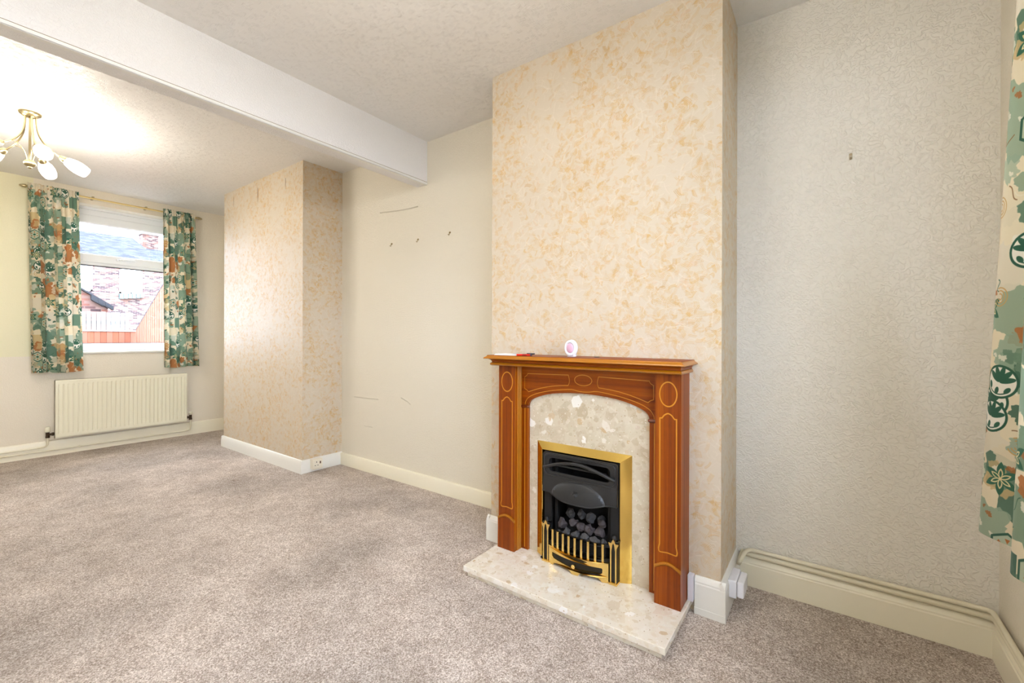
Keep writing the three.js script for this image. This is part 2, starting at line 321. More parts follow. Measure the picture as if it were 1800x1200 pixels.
const mFabric = M(0xffffff, 0.95, { map: curtainTex, transmission: 0.14, thickness: 0, side: THREE.DoubleSide, sheen: 0.2, sheenRoughness: 0.6 });
const mAntique = M(new THREE.Color().setRGB(0.46, 0.38, 0.22), 0.3, { metalness: 1 });
const mShade = new THREE.MeshStandardMaterial({ color: 0xffffff, roughness: 0.4, emissive: new THREE.Color().setRGB(1.0, 0.93, 0.82), emissiveIntensity: 2.6 });
const mPlastic = M(0xf0e9d6, 0.3);
const mHole = M(0x3a342c, 0.6);
const mRocker = M(0x5a2f1a, 0.4);
const mWhitePlastic = M(0xeeeef4, 0.25);
const mHookBrass = M(new THREE.Color().setRGB(0.30, 0.22, 0.10), 0.35, { metalness: 0.8 });

// ---------------------------------------------------------------- the room shell
const XW = 2.243, XC1 = 1.8956, XC2 = 1.8868, ZW = -5.868, ZF = 0.484, XL = -1.33, H = 2.548;
const C1 = [-1.51, -0.3456], C2 = [-4.973, -3.4694];
{ // floor: carpet, worn in soft tracks and dented where furniture stood
  const nx = 200, nz = 360, x0 = XL - 0.05, x1 = XW + 0.05, z0 = ZW - 0.05, z1 = ZF + 0.05, pos = [], uv = [], col = [], idx = [];
  const a = noise(9, 9, 71), b = noise(23, 23, 72), c = noise(53, 53, 73);
  const dents = [[1.62, -4.55], [1.60, -4.28], [1.56, -3.98], [1.50, -3.72], [1.34, -4.3], [1.30, -3.7], [1.63, -3.55], [1.42, -3.30], [1.75, -2.9]];
  for (let j = 0; j <= nz; j++) for (let i = 0; i <= nx; i++) {
    const x = lerp(x0, x1, i / nx), z = lerp(z0, z1, j / nz); let y = (c(x / 6.5, z / 6.5) - 0.5) * 0.003;
    for (const [dx, dz] of dents) { const q = Math.hypot(x - dx, z - dz); if (q < 0.05) y -= 0.016 * (1 - smooth(0.008, 0.03, q)); }
    pos.push(x, y, z); uv.push(x, z);
    const t = (a(x / 6.5, z / 6.5) - 0.5) * 0.26 + (b(x / 6.5, z / 6.5) - 0.5) * 0.30 + (c(x / 6.5, z / 6.5) - 0.5) * 0.10, k = clamp(0.97 + t, 0.7, 1.2); col.push(k, k, k);
  }
  for (let j = 0; j < nz; j++) for (let i = 0; i < nx; i++) { const p = j * (nx + 1) + i, q = p + nx + 1; idx.push(p, q, p + 1, p + 1, q, q + 1); }
  const g = new THREE.BufferGeometry(); g.setAttribute('position', new THREE.Float32BufferAttribute(pos, 3)); g.setAttribute('uv', new THREE.Float32BufferAttribute(uv, 2)); g.setAttribute('color', new THREE.Float32BufferAttribute(col, 3)); g.setIndex(idx); g.computeVertexNormals();
  const f = struct('floor', g, mCarpet);
  part('slab', box(x0 - 0.2, x1 + 0.2, -0.2, -0.03, z0 - 0.2, z1 + 0.2), M(0x8a7c6a, 0.9), f);
}
struct('ceiling', box(XL - 0.3, XW + 0.3, H, H + 0.12, ZW - 0.3, ZF + 0.3), mCeiling);
const wallRight = struct('wall_right', box(XW, XW + 0.26, -0.03, H + 0.01, ZW - 0.28, -0.9), mAlcove);
for (const l of [[[0.601, -3.292], [0.603, -3.149], [0.605, -2.96]], [[0.643, -2.682], [0.622, -2.616], [0.6, -2.57]], [[2.116, -2.946], [2.097, -2.722], [2.09, -2.495]], [[0.37, -3.148], [0.37, -3.033]]])   // creases in the loose paper, [y, z]
  part('paper_crease', new THREE.TubeGeometry(new THREE.CatmullRomCurve3(l.map(([y, z]) => new THREE.Vector3(XW, y, z))), 16, 0.0045, 8).translate(-XW, 0, 0).scale(0.22, 1, 1).translate(XW, 0, 0), mAlcove, wallRight);
struct('wall_alcove', box(XW, XW + 0.26, -0.03, H + 0.01, -0.9, ZF + 0.28), mAlcoveNear);
struct('wall_left', box(XL - 0.26, XL, -0.03, H + 0.01, ZW - 0.28, ZF + 0.28), mAlcove);
const WIN = { x0: 0.82, x1: 1.82, y0: 0.945, y1: 2.402 };
const wallBack = struct('wall_back', merge([
  box(XL, WIN.x0, -0.03, H, ZW - 0.28, ZW), box(WIN.x1, XW, -0.03, H, ZW - 0.28, ZW),
  box(WIN.x0, WIN.x1, -0.03, WIN.y0, ZW - 0.28, ZW), box(WIN.x0, WIN.x1, WIN.y1, H, ZW - 0.28, ZW)]), mWindowWall);
part('wallpaper_sheet', box(XL + 0.002, 0.672, 0.925, H - 0.001, ZW - 0.001, ZW + 0.0012), mYellowPaper, wallBack, 'yellow wallpaper sheet with a visible cut edge');
const FW = { x0: -0.75, x1: 1.62, y0: 0.90, y1: 2.41 };
struct('wall_front', merge([
  box(XL, FW.x0, -0.03, H, ZF, ZF + 0.28), box(FW.x1, XW, -0.03, H, ZF, ZF + 0.28),
  box(FW.x0, FW.x1, -0.03, FW.y0, ZF, ZF + 0.28), box(FW.x0, FW.x1, FW.y1, H, ZF, ZF + 0.28)]), mAlcove);

// chimney breasts; the front one has the fire's opening
const FIRE = { z0: -1.134, z1: -0.736, y1: 0.576 };
struct('wall_chimney_front', merge([
  box(XC1, XW, -0.02, H, C1[0], FIRE.z0), box(XC1, XW, -0.02, H, FIRE.z1, C1[1]),
  box(XC1, XW, FIRE.y1, H, FIRE.z0, FIRE.z1), box(2.14, XW, -0.02, FIRE.y1, FIRE.z0, FIRE.z1), box(XC1, 2.14, -0.02, 0.04, FIRE.z0, FIRE.z1)]), mFeather);
{
  const w = struct('wall_chimney_rear', box(XC2, XW, -0.02, H, C2[0], C2[1]), mFeather);
  for (const [z, y0, y1, q] of [[-4.251, 2.335, 2.478, 0.0042], [-3.749, 2.365, 2.462, 0.0032], [-4.756, 2.385, 2.489, 0.002]])   // paper split along its joins
    part('paper_tear', plateX([[z, y0], [z + q, lerp(y0, y1, 0.6)], [z + q * 0.4, y1], [z - q * 0.6, y1], [z - q, lerp(y0, y1, 0.5)]], XC2 - 0.0006, 0.0012), M(0x6b3a1c, 0.9), w, 'brown split in the wallpaper');
}
// the beam between the two rooms, with its white angle bead
{
  const b = struct('wall_beam', box(XL, XW, 2.2345, H + 0.005, -2.505, -2.3985), mBeam, 'papered beam across the ceiling');
  part('angle_bead', merge([box(XL, XW - 0.002, 2.2325, 2.2485, -2.3985, -2.3945), box(XL, XW - 0.002, 2.2305, 2.2345, -2.42, -2.3945)]), mTrimWhite, b);
  part('groove_line', box(XL, XW - 0.002, 2.2490, 2.2522, -2.3986, -2.3978), M(0x8a7256, 0.8), b);
}

// ---------------------------------------------------------------- skirting boards
const bevelP = (h, t) => [[0, 0], [t, 0], [t, h - 0.034], [t * 0.62, h - 0.012], [t * 0.38, h - 0.003], [t * 0.2, h], [0, h]];
const squareP = (h, t) => [[0, 0], [t, 0], [t, h - 0.012], [t - 0.004, h - 0.003], [t - 0.009, h], [0, h]];
const oldP = (h, t) => [[0, 0], [t, 0], [t, h - 0.028], [t - 0.003, h - 0.024], [t - 0.003, h - 0.018], [t - 0.009, h - 0.008], [t - 0.016, h], [0, h]];
const base = (n, g, m) => struct('baseboard_' + n, g, m);
base('right', mould(squareP(0.100, 0.021), [XW, C2[1]], [XW, C1[0]], [-1, 0]), mGloss);
base('chimney_rear', merge([mould(bevelP(0.107, 0.018), [XC2, C2[0] - 0.0176], [XC2, C2[1] + 0.0176], [-1, 0]), mould(bevelP(0.107, 0.018), [XC2 - 0.0176, C2[1]], [XW, C2[1]], [0, 1]), mould(bevelP(0.107, 0.018), [XC2 - 0.0176, C2[0]], [XW, C2[0]], [0, -1])]), mGlossWhite);
base('back', mould(squareP(0.139, 0.018), [XL, ZW], [XW, ZW], [0, 1]), mGloss);
base('chimney_front', merge([mould(oldP(0.135, 0.020), [XC1, C1[0] - 0.0195], [XC1, -1.36], [-1, 0]), mould(oldP(0.135, 0.020), [XC1 - 0.0195, C1[0]], [XW, C1[0]], [0, -1]),
  mould(oldP(0.149, 0.020), [XC1, -0.440], [XC1, C1[1] + 0.0195], [-1, 0]), mould(oldP(0.149, 0.020), [XC1 - 0.0195, C1[1]], [XW, C1[1]], [0, 1]),
  mould([[0, 0], [0.0215, 0], [0.0215, 0.0262], [0.020, 0.0275], [0, 0.0275]], [XC1, -0.441], [XC1, C1[1] + 0.0212], [-1, 0])]), mGlossWhite);
base('alcove', mould(oldP(0.125, 0.020), [XW, C1[1]], [XW, ZF], [-1, 0]), mGloss);
base('front', mould(oldP(0.125, 0.020), [XL, ZF], [XW, ZF], [0, -1]), mGloss);
base('left', mould(squareP(0.125, 0.018), [XL, ZW], [XL, ZF], [1, 0]), mGloss);
struct('trim_1', box(1.862, XC1 - 0.002, 0.050, 0.154, -0.4645, -0.4425, 0.002), M(0xe4e3ea, 0.35), 'white filler block between surround and skirting');

// ---------------------------------------------------------------- windows
function upvc(o, x0, x1, y0, y1, z, dir, split) {                     // z: room face of the frame, dir: towards outside
  const Z = (a, b) => dir < 0 ? [z - b, z - a] : [z + a, z + b];
  const bar = (a, b, c, d, p, q, r = 0.006) => box(a, b, c, d, ...Z(p, q), r);
  part('outer_frame', merge([bar(x0, x0 + 0.06, y0, y1, 0, 0.07), bar(x1 - 0.06, x1, y0, y1, 0, 0.07), bar(x0 + 0.003, x1 - 0.003, y0 + 0.0006, y0 + 0.078, 0.0008, 0.0692), bar(x0 + 0.003, x1 - 0.003, y1 - 0.07, y1 - 0.0006, 0.0008, 0.0692), bar(x0 + 0.003, x1 - 0.003, split - 0.03, split + 0.03, 0.004, 0.0684)]), mUPVC, o);
  const s0 = split - 0.002, s1 = y1 - 0.055, sx0 = x0 + 0.045, sx1 = x1 - 0.045;
  const sash = part('sash', merge([bar(sx0, sx0 + 0.075, s0, s1, -0.016, 0.05, 0.01), bar(sx1 - 0.075, sx1, s0, s1, -0.016, 0.05, 0.01), bar(sx0 + 0.004, sx1 - 0.004, s0 + 0.0006, s0 + 0.085, -0.0152, 0.0492, 0.01), bar(sx0 + 0.004, sx1 - 0.004, s1 - 0.085, s1 - 0.0006, -0.0152, 0.0492, 0.01)]), mUPVC, o);
  part('gasket', merge([box(x0 + 0.06, x1 - 0.06, split - 0.036, split - 0.029, ...Z(-0.002, 0.02)), box(x0 + 0.06, x1 - 0.06, y0 + 0.078, y0 + 0.083, ...Z(0.01, 0.03))]), mGasket, o);
  part('pane', box(sx0 + 0.07, sx1 - 0.07, s0 + 0.08, s1 - 0.08, ...Z(0.022, 0.026)), mGlass, sash);
  part('pane', box(x0 + 0.055, x1 - 0.055, y0 + 0.074, split - 0.028, ...Z(0.032, 0.036)), mGlass, o);
  const hx = (x0 + x1) / 2;
  part('handle', merge([box(hx - 0.05, hx + 0.01, s0 + 0.04, s0 + 0.062, ...Z(-0.026, -0.016), 0.004), box(hx - 0.03, hx + 0.02, s0 + 0.042, s0 + 0.06, ...Z(-0.045, -0.022), 0.006), box(hx - 0.01, hx + 0.10, s0 + 0.046, s0 + 0.06, ...Z(-0.05, -0.038), 0.005)]), mUPVC, sash);
}
{
  const o = new THREE.Group(); o.name = 'window_1'; o.position.set(1.3, WIN.y0, ZW); o.userData = { kind: 'structure', label: 'white window with a top opening light and a fixed lower pane' }; scene.add(o);
  upvc(o, WIN.x0, WIN.x1, 0.958, 2.380, ZW - 0.14, -1, 1.852);
  part('head_strip', box(WIN.x0, WIN.x1, 2.378, 2.402, ZW - 0.21, ZW - 0.12), mUPVC, o);
  part('window_sill', box(WIN.x0 - 0.03, WIN.x1 + 0.03, 0.938, 0.960, ZW - 0.16, ZW + 0.022, 0.006), mGlossWhite, o);
}
{
  const o = new THREE.Group(); o.name = 'window_2'; o.position.set(0.5, FW.y0, ZF); o.userData = { kind: 'structure', label: 'white front window behind the camera' }; scene.add(o);
  upvc(o, FW.x0, FW.x1, FW.y0 + 0.015, FW.y1, ZF + 0.14, 1, 1.86);
  part('window_sill', box(FW.x0 - 0.03, FW.x1 + 0.03, FW.y0 - 0.006, FW.y0 + 0.016, ZF - 0.02, ZF + 0.16, 0.006), mGlossWhite, o);
}

// ---------------------------------------------------------------- fireplace: hearth and back panel
{
  const t = thing('hearth', 'pale agglomerate marble hearth slab on a recessed plinth lying on the carpet', 'hearth', [1.7, 0, -0.918]);
  part('slab', box(1.527, XC1 - 0.001, 0.024, 0.050, -1.384, -0.453, 0.003), mMarble, t);
  part('plinth', box(1.544, XC1 - 0.001, -0.004, 0.0245, -1.370, -0.470), mMarble, t);
  const zi = [FIRE.z0 + 0.004, FIRE.z1 - 0.004];
  single('marble_back_panel', plateX([[-1.262, 0.0505], [-0.571, 0.0505], [-0.571, 0.93], [-1.262, 0.93]], 1.845, XC1 - 0.0012 - 1.845, [[[zi[0], 0.0505001], [zi[0], 0.572], [zi[1], 0.572], [zi[1], 0.0505001]]].map(h => h.map(([z, y]) => [z, Math.max(y, 0.054)]))), mMarblePanel,
    'beige agglomerate marble panel behind the fire, framed by the wooden surround', 'panel', [1.845, 0.05, -0.916]);
}

// ---------------------------------------------------------------- fireplace: wooden surround
{
  const cz = -0.916, zL = -1.3655, zR = -0.4665, PF = 1.774, WF = 1.829;
  const t = thing('fire_surround', 'orange-brown wooden fire surround with routed ovals and an arched opening', 'fireplace', [PF, 0.05, cz]);
  const wood = (g, swap = false) => uvm(g, swap);
  // a board with routed grooves: closed lines cut an island free, open lines cut a slot; the groove floor lies 3 mm back
  function grooved(outline, closed, open, x0, thick, w, swap) {
    const holes = [...closed.map(c => offset(c, w / 2)), ...open.map(l => ribbon(l, w))];
    const d = 0.0013, list = [plateX(outline, x0, d, holes), ...closed.map(c => plateX(offset(c, -w / 2), x0, d))];
    return [wood(merge(list), swap), plateX(outline, x0 + d, 0.002), wood(plateX(outline, x0 + d + 0.002, thick - d - 0.002), swap)];
  }
  // mantel: shelf and bed mould swept round three sides
  const sweepMantel = prof => {
    const T = [], P = (q, k) => { const xf = PF - q[0], l = zL - q[1], r = zR + q[1]; return [[XC1 - 0.001, q[2], l], [xf, q[2], l], [xf, q[2], r], [XC1 - 0.001, q[2], r]][k]; };
    for (let i = 0; i < prof.length - 1; i++) for (let k = 0; k < 3; k++) T.push(...quad(P(prof[i], k), P(prof[i], k + 1), P(prof[i + 1], k + 1), P(prof[i + 1], k)));
    const lo = prof[0], hi = prof[prof.length - 1]; T.push(...quad(P(hi, 0), P(hi, 1), P(hi, 2), P(hi, 3)), ...quad(P(lo, 3), P(lo, 2), P(lo, 1), P(lo, 0)));
    return wood(fromTris(T.map(f => [f[0], f[2], f[1]]), 0.7), true);
  };
  const shelf = part('mantel_shelf', sweepMantel([[0.0735, 0.019, 1.0255], [0.0732, 0.0188, 1.0270], [0.072, 0.018, 1.0275]]), mWood, t);
  part('moulded_edge', sweepMantel([[0.070, 0.019, 1.0085], [0.086, 0.032, 1.0095], [0.088, 0.033, 1.0115], [0.087, 0.032, 1.0145], [0.081, 0.026, 1.0185], [0.0755, 0.021, 1.022], [0.074, 0.0195, 1.0254]]), mWoodEdge, shelf, 'paler moulded edge');
  part('cove', sweepMantel([[0.046, 0.009, 0.9905], [0.046, 0.009, 0.992], [0.047, 0.0095, 0.996], [0.052, 0.012, 1.002], [0.061, 0.016, 1.0065], [0.068, 0.0185, 1.0084]]), mWood, t);
  part('bed_mould', sweepMantel([[0.048, 0.010, 0.9755], [0.053, 0.013, 0.977], [0.056, 0.015, 0.9815], [0.054, 0.014, 0.987], [0.050, 0.011, 0.9895], [0.046, 0.009, 0.9904]]), mWoodEdge, t, 'paler bead under the shelf');
  // pilasters
  for (const [z0, z1, inner] of [[zL, -1.2635, 1], [-0.5685, zR, -1]]) {
    const c = (z0 + z1) / 2, w2 = (z1 - z0) / 2, out = [[z0, 0.05], [z1, 0.05], [z1, 0.976], [z0, 0.976]];
    const oval = ellipse(c, 0.892, 0.0335, 0.0485, 44);
    const s = 0.0325, panel = [[c - s, 0.262 + 0.03], ...spline([[c - s - 0.004, 0.272], [c - s - 0.001, 0.260], [c - s * 0.45, 0.2605], [c, 0.262], [c + s * 0.45, 0.2605], [c + s + 0.001, 0.260], [c + s + 0.004, 0.272]], 24), [c + s, 0.292], [c + s, 0.795], [c + s - 0.008, 0.7955], ...spline([[c + s * 0.6, 0.802], [c + s * 0.42, 0.809], [c, 0.8155], [c - s * 0.42, 0.809], [c - s * 0.6, 0.802]], 20), [c - s + 0.008, 0.7955], [c - s, 0.795]];
    const [face, floorG, back] = grooved(out, [oval, panel], [], PF, XC1 - 0.001 - PF, 0.0052, false);
    const p = part('pilaster', merge([face, back]), mWood, t);
    part('routed_groove', floorG, mWoodGroove, p, 'lighter routed line');
    const top = spline([[z0, 0.2055], [c - w2 * 0.62, 0.217], [c - w2 * 0.2, 0.2255], [c + w2 * 0.2, 0.2255], [c + w2 * 0.62, 0.217], [z1, 0.2055]], 28);
    part('plinth_block', wood(plateX([[z0 - 0.0008, 0.0502], [z1 + 0.0008, 0.0502], ...top.slice().reverse().map(q => [q[0], q[1] - 0.012])], PF - 0.006, 0.006)), mWood, p);
    part('plinth_moulding', uvm(merge([0, 1, 2].map(k => plateX(ribbon(top.map(q => [q[0], q[1] - 0.003 - k * 0.0044]), 0.0044), PF - 0.0075 + (k === 1 ? 0 : 0.0015), 0.007)))), mWoodEdge, p);
    const zi = inner > 0 ? z1 : z0;                                  // reeds down the inner return
    for (const x of [1.796, 1.806, 1.816, 1.8245]) part('reed', wood(merge([new THREE.CylinderGeometry(0.0042, 0.0042, 0.925, 8).translate(x, 0.513, zi)])), mWoodEdge, p);
  }
  // frieze with its arch, and the jambs below
  const zi0 = -1.2625, zi1 = -0.5695, aw = 0.306;
  const half = [[0.0, 0.857], [0.09, 0.8535], [0.17, 0.844], [0.23, 0.829], [0.27, 0.814], [0.292, 0.801], [0.303, 0.786], [0.306, 0.770]];
  const arch = spline([...half.slice(1).reverse().map(([d, y]) => [cz - d, y]), ...half.map(([d, y]) => [cz + d, y])], 60);
  const fr = [[zi0, 0.770], [cz - aw, 0.770], ...arch.slice(1, -1), [cz + aw, 0.770], [zi1, 0.770], [zi1, 0.977], [zi0, 0.977]];
  const pc = -0.919, PL = (m) => { const l = [[0.306, 0.939], ...spline([[0.306, 0.939], [0.311, 0.926], [0.325, 0.917]], 6).slice(1), [0.325, 0.857], ...spline([[0.325, 0.857], [0.314, 0.853], [0.302, 0.8435]], 6).slice(1), ...spline([[0.302, 0.8435], [0.24, 0.8635], [0.17, 0.8795], [0.10, 0.888], [0.078, 0.8895]], 14).slice(1), ...spline([[0.078, 0.8895], [0.074, 0.897], [0.071, 0.912], [0.074, 0.928], [0.077, 0.939]], 8).slice(1)]; return l.slice(1).map(([d, y]) => [pc + m * d, y]); };
  const line = spline([[cz - 0.326, 0.772], [cz - 0.323, 0.79], [cz - 0.308, 0.812], [cz - 0.27, 0.833], [cz - 0.20, 0.853], [cz - 0.12, 0.8665], [cz - 0.06, 0.872], [cz - 0.03, 0.867], [cz, 0.865], [cz + 0.03, 0.867], [cz + 0.06, 0.872], [cz + 0.12, 0.8665], [cz + 0.20, 0.853], [cz + 0.27, 0.833], [cz + 0.308, 0.812], [cz + 0.323, 0.79], [cz + 0.326, 0.772]], 70);
  const [ff, fg, fb] = grooved(fr, [PL(-1), PL(1), ellipse(pc, 0.9185, 0.044, 0.0245, 40)], [line], WF, 0.0155, 0.003, true);
  const frieze = part('frieze', merge([ff, fb]), mWood, t);
  part('routed_groove', fg, mWoodGroove, frieze, 'lighter routed line');
  for (const m of [-1, 1]) {
    const a = m < 0 ? zi0 : cz + aw, b = m < 0 ? cz - aw : zi1, lz = (a + b) / 2;
    const [jf, jg, jb] = grooved([[a, 0.0502], [b, 0.0502], [b, 0.7698], [a, 0.7698]], [], [[[lz, 0.06], [lz, 0.76]]], WF, 0.0155, 0.005, false);
    const j = part('jamb', merge([jf, jb]), mWood, t);
    part('routed_groove', jg, mWoodGroove, j, 'lighter routed line');
    part('collar', wood(new THREE.CapsuleGeometry(0.0075, b - a - 0.004, 6, 14).rotateX(Math.PI / 2).translate(WF, 0.7685, lz - m * 0.002)), mWoodDark, t, 'dark turned collar at the spring of the arch');
  }
}

// ---------------------------------------------------------------- the gas fire
{
  const cz = -0.9265, t = thing('gas_fire', 'black inset gas fire with polished brass trim and fret, set in the marble panel', 'fire', [1.80, 0.05, cz]);
  { // brass trim swept up, over and down
    const P = (q, k) => { const zl = lerp(-1.131, -1.172, q[0]), zr = lerp(-0.738, -0.690, q[0]), yt = lerp(0.569, 0.605, q[0]); return [[q[1], 0.0505, zl], [q[1], yt, zl], [q[1], yt, zr], [q[1], 0.0505, zr]][k]; };
    const prof = [[0, 1.90], [0, 1.823], [0.06, 1.8205], [0.12, 1.8212], [1, 1.8405], [1, 1.8445], [0.2, 1.8445], [0.06, 1.90]], T = [];
    for (let i = 0; i < prof.length; i++) for (let k = 0; k < 3; k++) { const a = prof[i], b = prof[(i + 1) % prof.length]; T.push(...quad(P(a, k), P(b, k), P(b, k + 1), P(a, k + 1))); }
    part('brass_trim', fromTris(T.map(f => [f[0], f[2], f[1]]), 0.2), mBrass, t, 'polished brass trim');
  }
  const z0 = -1.1295, z1 = -0.7395;
  part('firebox', merge([box(1.845, 2.12, 0.051, 0.573, z0, z0 + 0.008), box(1.845, 2.12, 0.051, 0.573, z1 - 0.008, z1), box(1.845, 2.12, 0.565, 0.573, z0, z1), box(2.112, 2.12, 0.051, 0.573, z0, z1), box(1.80, 2.12, 0.051, 0.057, z0 + 0.001, z1 - 0.001),
    box(1.83, 1.845, 0.057, 0.565, z0 + 0.002, z0 + 0.045, 0.004), box(1.83, 1.845, 0.057, 0.565, z1 - 0.045, z1 - 0.002, 0.004), box(1.85, 1.87, 0.057, 0.565, z0 + 0.05, z0 + 0.066, 0.004), box(1.85, 1.87, 0.057, 0.565, z1 - 0.066, z1 - 0.05, 0.004)]), mSoot, t);
  part('fuel_bed', merge([box(1.806, 1.86, 0.057, 0.188, z0 + 0.055, z1 - 0.055, 0.006), box(1.86, 1.96, 0.057, 0.222, z0 + 0.055, z1 - 0.055, 0.006), box(1.96, 2.08, 0.057, 0.30, z0 + 0.055, z1 - 0.055, 0.006)]), mSoot, t);
  { // hood: slotted top, bowed canopy below
    const zl = -1.1125, zr = -0.737, hx = 1.794, c = (zl + zr) / 2;
    const rounded = (a, b, y0, y1, r, n = 6) => { const o = []; for (const [x, y, s] of [[b - r, y1 - r, 0], [a + r, y1 - r, 1], [a + r, y0 + r, 2], [b - r, y0 + r, 3]]) for (let k = 0; k <= n; k++) { const q = (s + k / n) * Math.PI / 2; o.push([x + r * Math.cos(q), y + r * Math.sin(q)]); } return o; };
    const slot = rounded(zl + 0.034, zr - 0.034, 0.482, 0.546, 0.02);
    const up = rounded(zl, zr, 0.448, 0.5695, 0.012);
    const low = [], N = 120, K = 40, T = [], yb = z => { const q = (z - c) / ((zr - zl) / 2), a = Math.abs(q); return 0.3845 - 0.022 * (1 - smooth(0.25, 0.92, a)); };
    const bulge = (z, y) => { const a = (z - (c - 0.003)) / 0.137, b = (y - 0.375) / 0.079, r = Math.sqrt(a * a + Math.max(0, b) ** 2); return r < 1 ? 0.004 * smooth(1, 0.93, r) + 0.026 * (1 - r * r) * 1 : 0; };
    for (let i = 0; i <= N; i++) { const z = lerp(zl, zr, i / N), row = []; for (let k = 0; k <= K; k++) { const y = lerp(0.455, yb(z), k / K); row.push([hx - 0.004 * k / K - bulge(z, y), y, z]); } low.push(row); }
    for (let i = 0; i < N; i++) for (let k = 0; k < K; k++) T.push(...quad(low[i][k], low[i][k + 1], low[i + 1][k + 1], low[i + 1][k]));
    const back = p => [1.803, p[1], p[2]];
    for (let i = 0; i < N; i++) T.push(...quad(low[i][K], back(low[i][K]), back(low[i + 1][K]), low[i + 1][K]), ...quad(back(low[i][0]), back(low[i + 1][0]), back(low[i + 1][K]), back(low[i][K])));
    for (const i of [0, N]) T.push(...quad(low[i][0], back(low[i][0]), back(low[i][K]), low[i][K]));
    const rim = rounded(zl + 0.009, zr - 0.009, 0.466, 0.561, 0.022);
    const hood = part('hood', merge([plateX(up, hx, 0.009, [slot], 0.002), fromTris(T, 0.45)]), mIron, t);
    const loop = [...rim, rim[0]];
    part('slot_rim', tube(rim.map(([z, y]) => [hx - 0.001, y, z]), 0.0038, 140, 8, true), mIron, hood);
    part('slot_bar', tube([[hx, 0.5165, zl + 0.05], [hx - 0.002, 0.5165, c], [hx, 0.5165, zr - 0.05]], 0.0045, 16, 8), mIron, hood);
    part('lip', tube(Array.from({ length: 41 }, (_, i) => low[Math.round(i / 40 * N)][K]).map(p => [p[0], p[1], p[2]]), 0.0028, 90, 8), mIron, hood);
    part('handle', tube([[hx - 0.004, 0.497, zl + 0.006], [hx - 0.016, 0.523, zl + 0.075], [hx - 0.021, 0.541, c - 0.03], [hx - 0.021, 0.541, c + 0.03], [hx - 0.016, 0.523, zr - 0.08], [hx - 0.004, 0.497, zr - 0.010]], 0.0075, 60, 10), mIron, hood);
    const ex = hx - 0.028, em = [new THREE.SphereGeometry(0.011, 16, 10).scale(0.5, 1, 1).translate(ex, 0.401, c - 0.003), new THREE.TorusGeometry(0.0135, 0.0028, 8, 22).rotateY(Math.PI / 2).translate(ex + 0.001, 0.401, c - 0.003)];
    for (let k = 0; k < 10; k++) { const q = k / 10 * 6.283; em.push(new THREE.SphereGeometry(0.004, 8, 6).scale(0.6, 1, 1).translate(ex + 0.002, 0.401 + 0.0175 * Math.sin(q), c - 0.003 + 0.0185 * Math.cos(q))); }
    for (const s of [-1, 1]) for (const [d, y] of [[0.026, 0.408], [0.032, 0.401], [0.026, 0.394]]) em.push(new THREE.SphereGeometry(0.0045, 8, 6).scale(0.6, 0.7, 1.4).translate(ex + 0.004, y, c - 0.003 + s * d));
    part('emblem', merge(em), mIron, hood);
  }
  // fret: bowed cast front with bars
  const fc = -0.923, bow = z => 1.790 - 0.028 * (1 - Math.min(1, Math.abs((z - fc) / 0.15)) ** 2);
  const bend = g => { const p = g.attributes.position; for (let i = 0; i < p.count; i++) p.setX(i, p.getX(i) + bow(p.getZ(i)) - 1.79); g.computeVertexNormals(); return uvm(toCreasedNormals(g, 0.5)); };
  {
    const half = [[0, 0.0515], [0.016, 0.0515], [0.022, 0.060], [0.03, 0.0665], [0.075, 0.067], [0.107, 0.0665], [0.118, 0.058], [0.124, 0.0508], [0.150, 0.0508], [0.150, 0.1345]];
    const out = dense([...half.map(([d, y]) => [fc + d, y]), ...half.slice(1).reverse().map(([d, y]) => [fc - d, y])], 0.009);
    const hole = dense([[fc - 0.127, 0.111], [fc + 0.123, 0.111], [fc + 0.126, 0.106], [fc + 0.125, 0.090], [fc + 0.118, 0.0855], [fc + 0.04, 0.0795], [fc - 0.04, 0.0795], [fc - 0.118, 0.0855], [fc - 0.128, 0.095]], 0.009);
    const f = part('fret', bend(plateX(out, 1.786, 0.007, [hole])), mBrassCast, t, 'cast brass fret');
    part('top_ledge', bend(plateX(dense([[fc - 0.1505, 0.1315], [fc + 0.1505, 0.1315], [fc + 0.1505, 0.1365], [fc - 0.1505, 0.1365]], 0.009), 1.784, 0.016)), mBrassCast, f);
    part('recess_panel', bend(plateX(dense([[fc - 0.135, 0.072], [fc + 0.135, 0.072], [fc + 0.135, 0.12], [fc - 0.135, 0.12]], 0.009), 1.793, 0.003)), mBlack, f);
    part('knob', merge([new THREE.CylinderGeometry(0.004, 0.004, 0.02, 12).rotateZ(Math.PI / 2).translate(bow(fc) - 0.008, 0.094, fc), new THREE.TorusGeometry(0.0062, 0.003, 10, 22).rotateY(Math.PI / 2).translate(bow(fc) - 0.018, 0.094, fc), new THREE.SphereGeometry(0.0045, 12, 8).translate(bow(fc) - 0.018, 0.094, fc)]), mBrassCast, f);
    part('rail', bend(plateX(dense([[fc - 0.15, 0.200], [fc + 0.15, 0.200], [fc + 0.15, 0.2115], [fc - 0.15, 0.2115]], 0.009), 1.795, 0.010)), mBlack, f, 'black rail behind the bars');
    part('rail', bend(plateX(dense([[fc - 0.15, 0.137], [fc + 0.15, 0.137], [fc + 0.15, 0.152], [fc - 0.15, 0.152]], 0.009), 1.795, 0.010)), mBlack, f);
    for (let k = 0; k < 9; k++) {
      const z = fc - 0.1275 + k * 0.0316, x = bow(z) - 0.002;
      part('bar', merge([box(x, x + 0.0042, 0.132, 0.2125, z - 0.0055, z + 0.0055, 0.0016), box(x, x + 0.013, 0.2095, 0.2145, z - 0.0055, z + 0.0055, 0.0016)]), mBrassCast, f, 'brass bar');
    }
  }
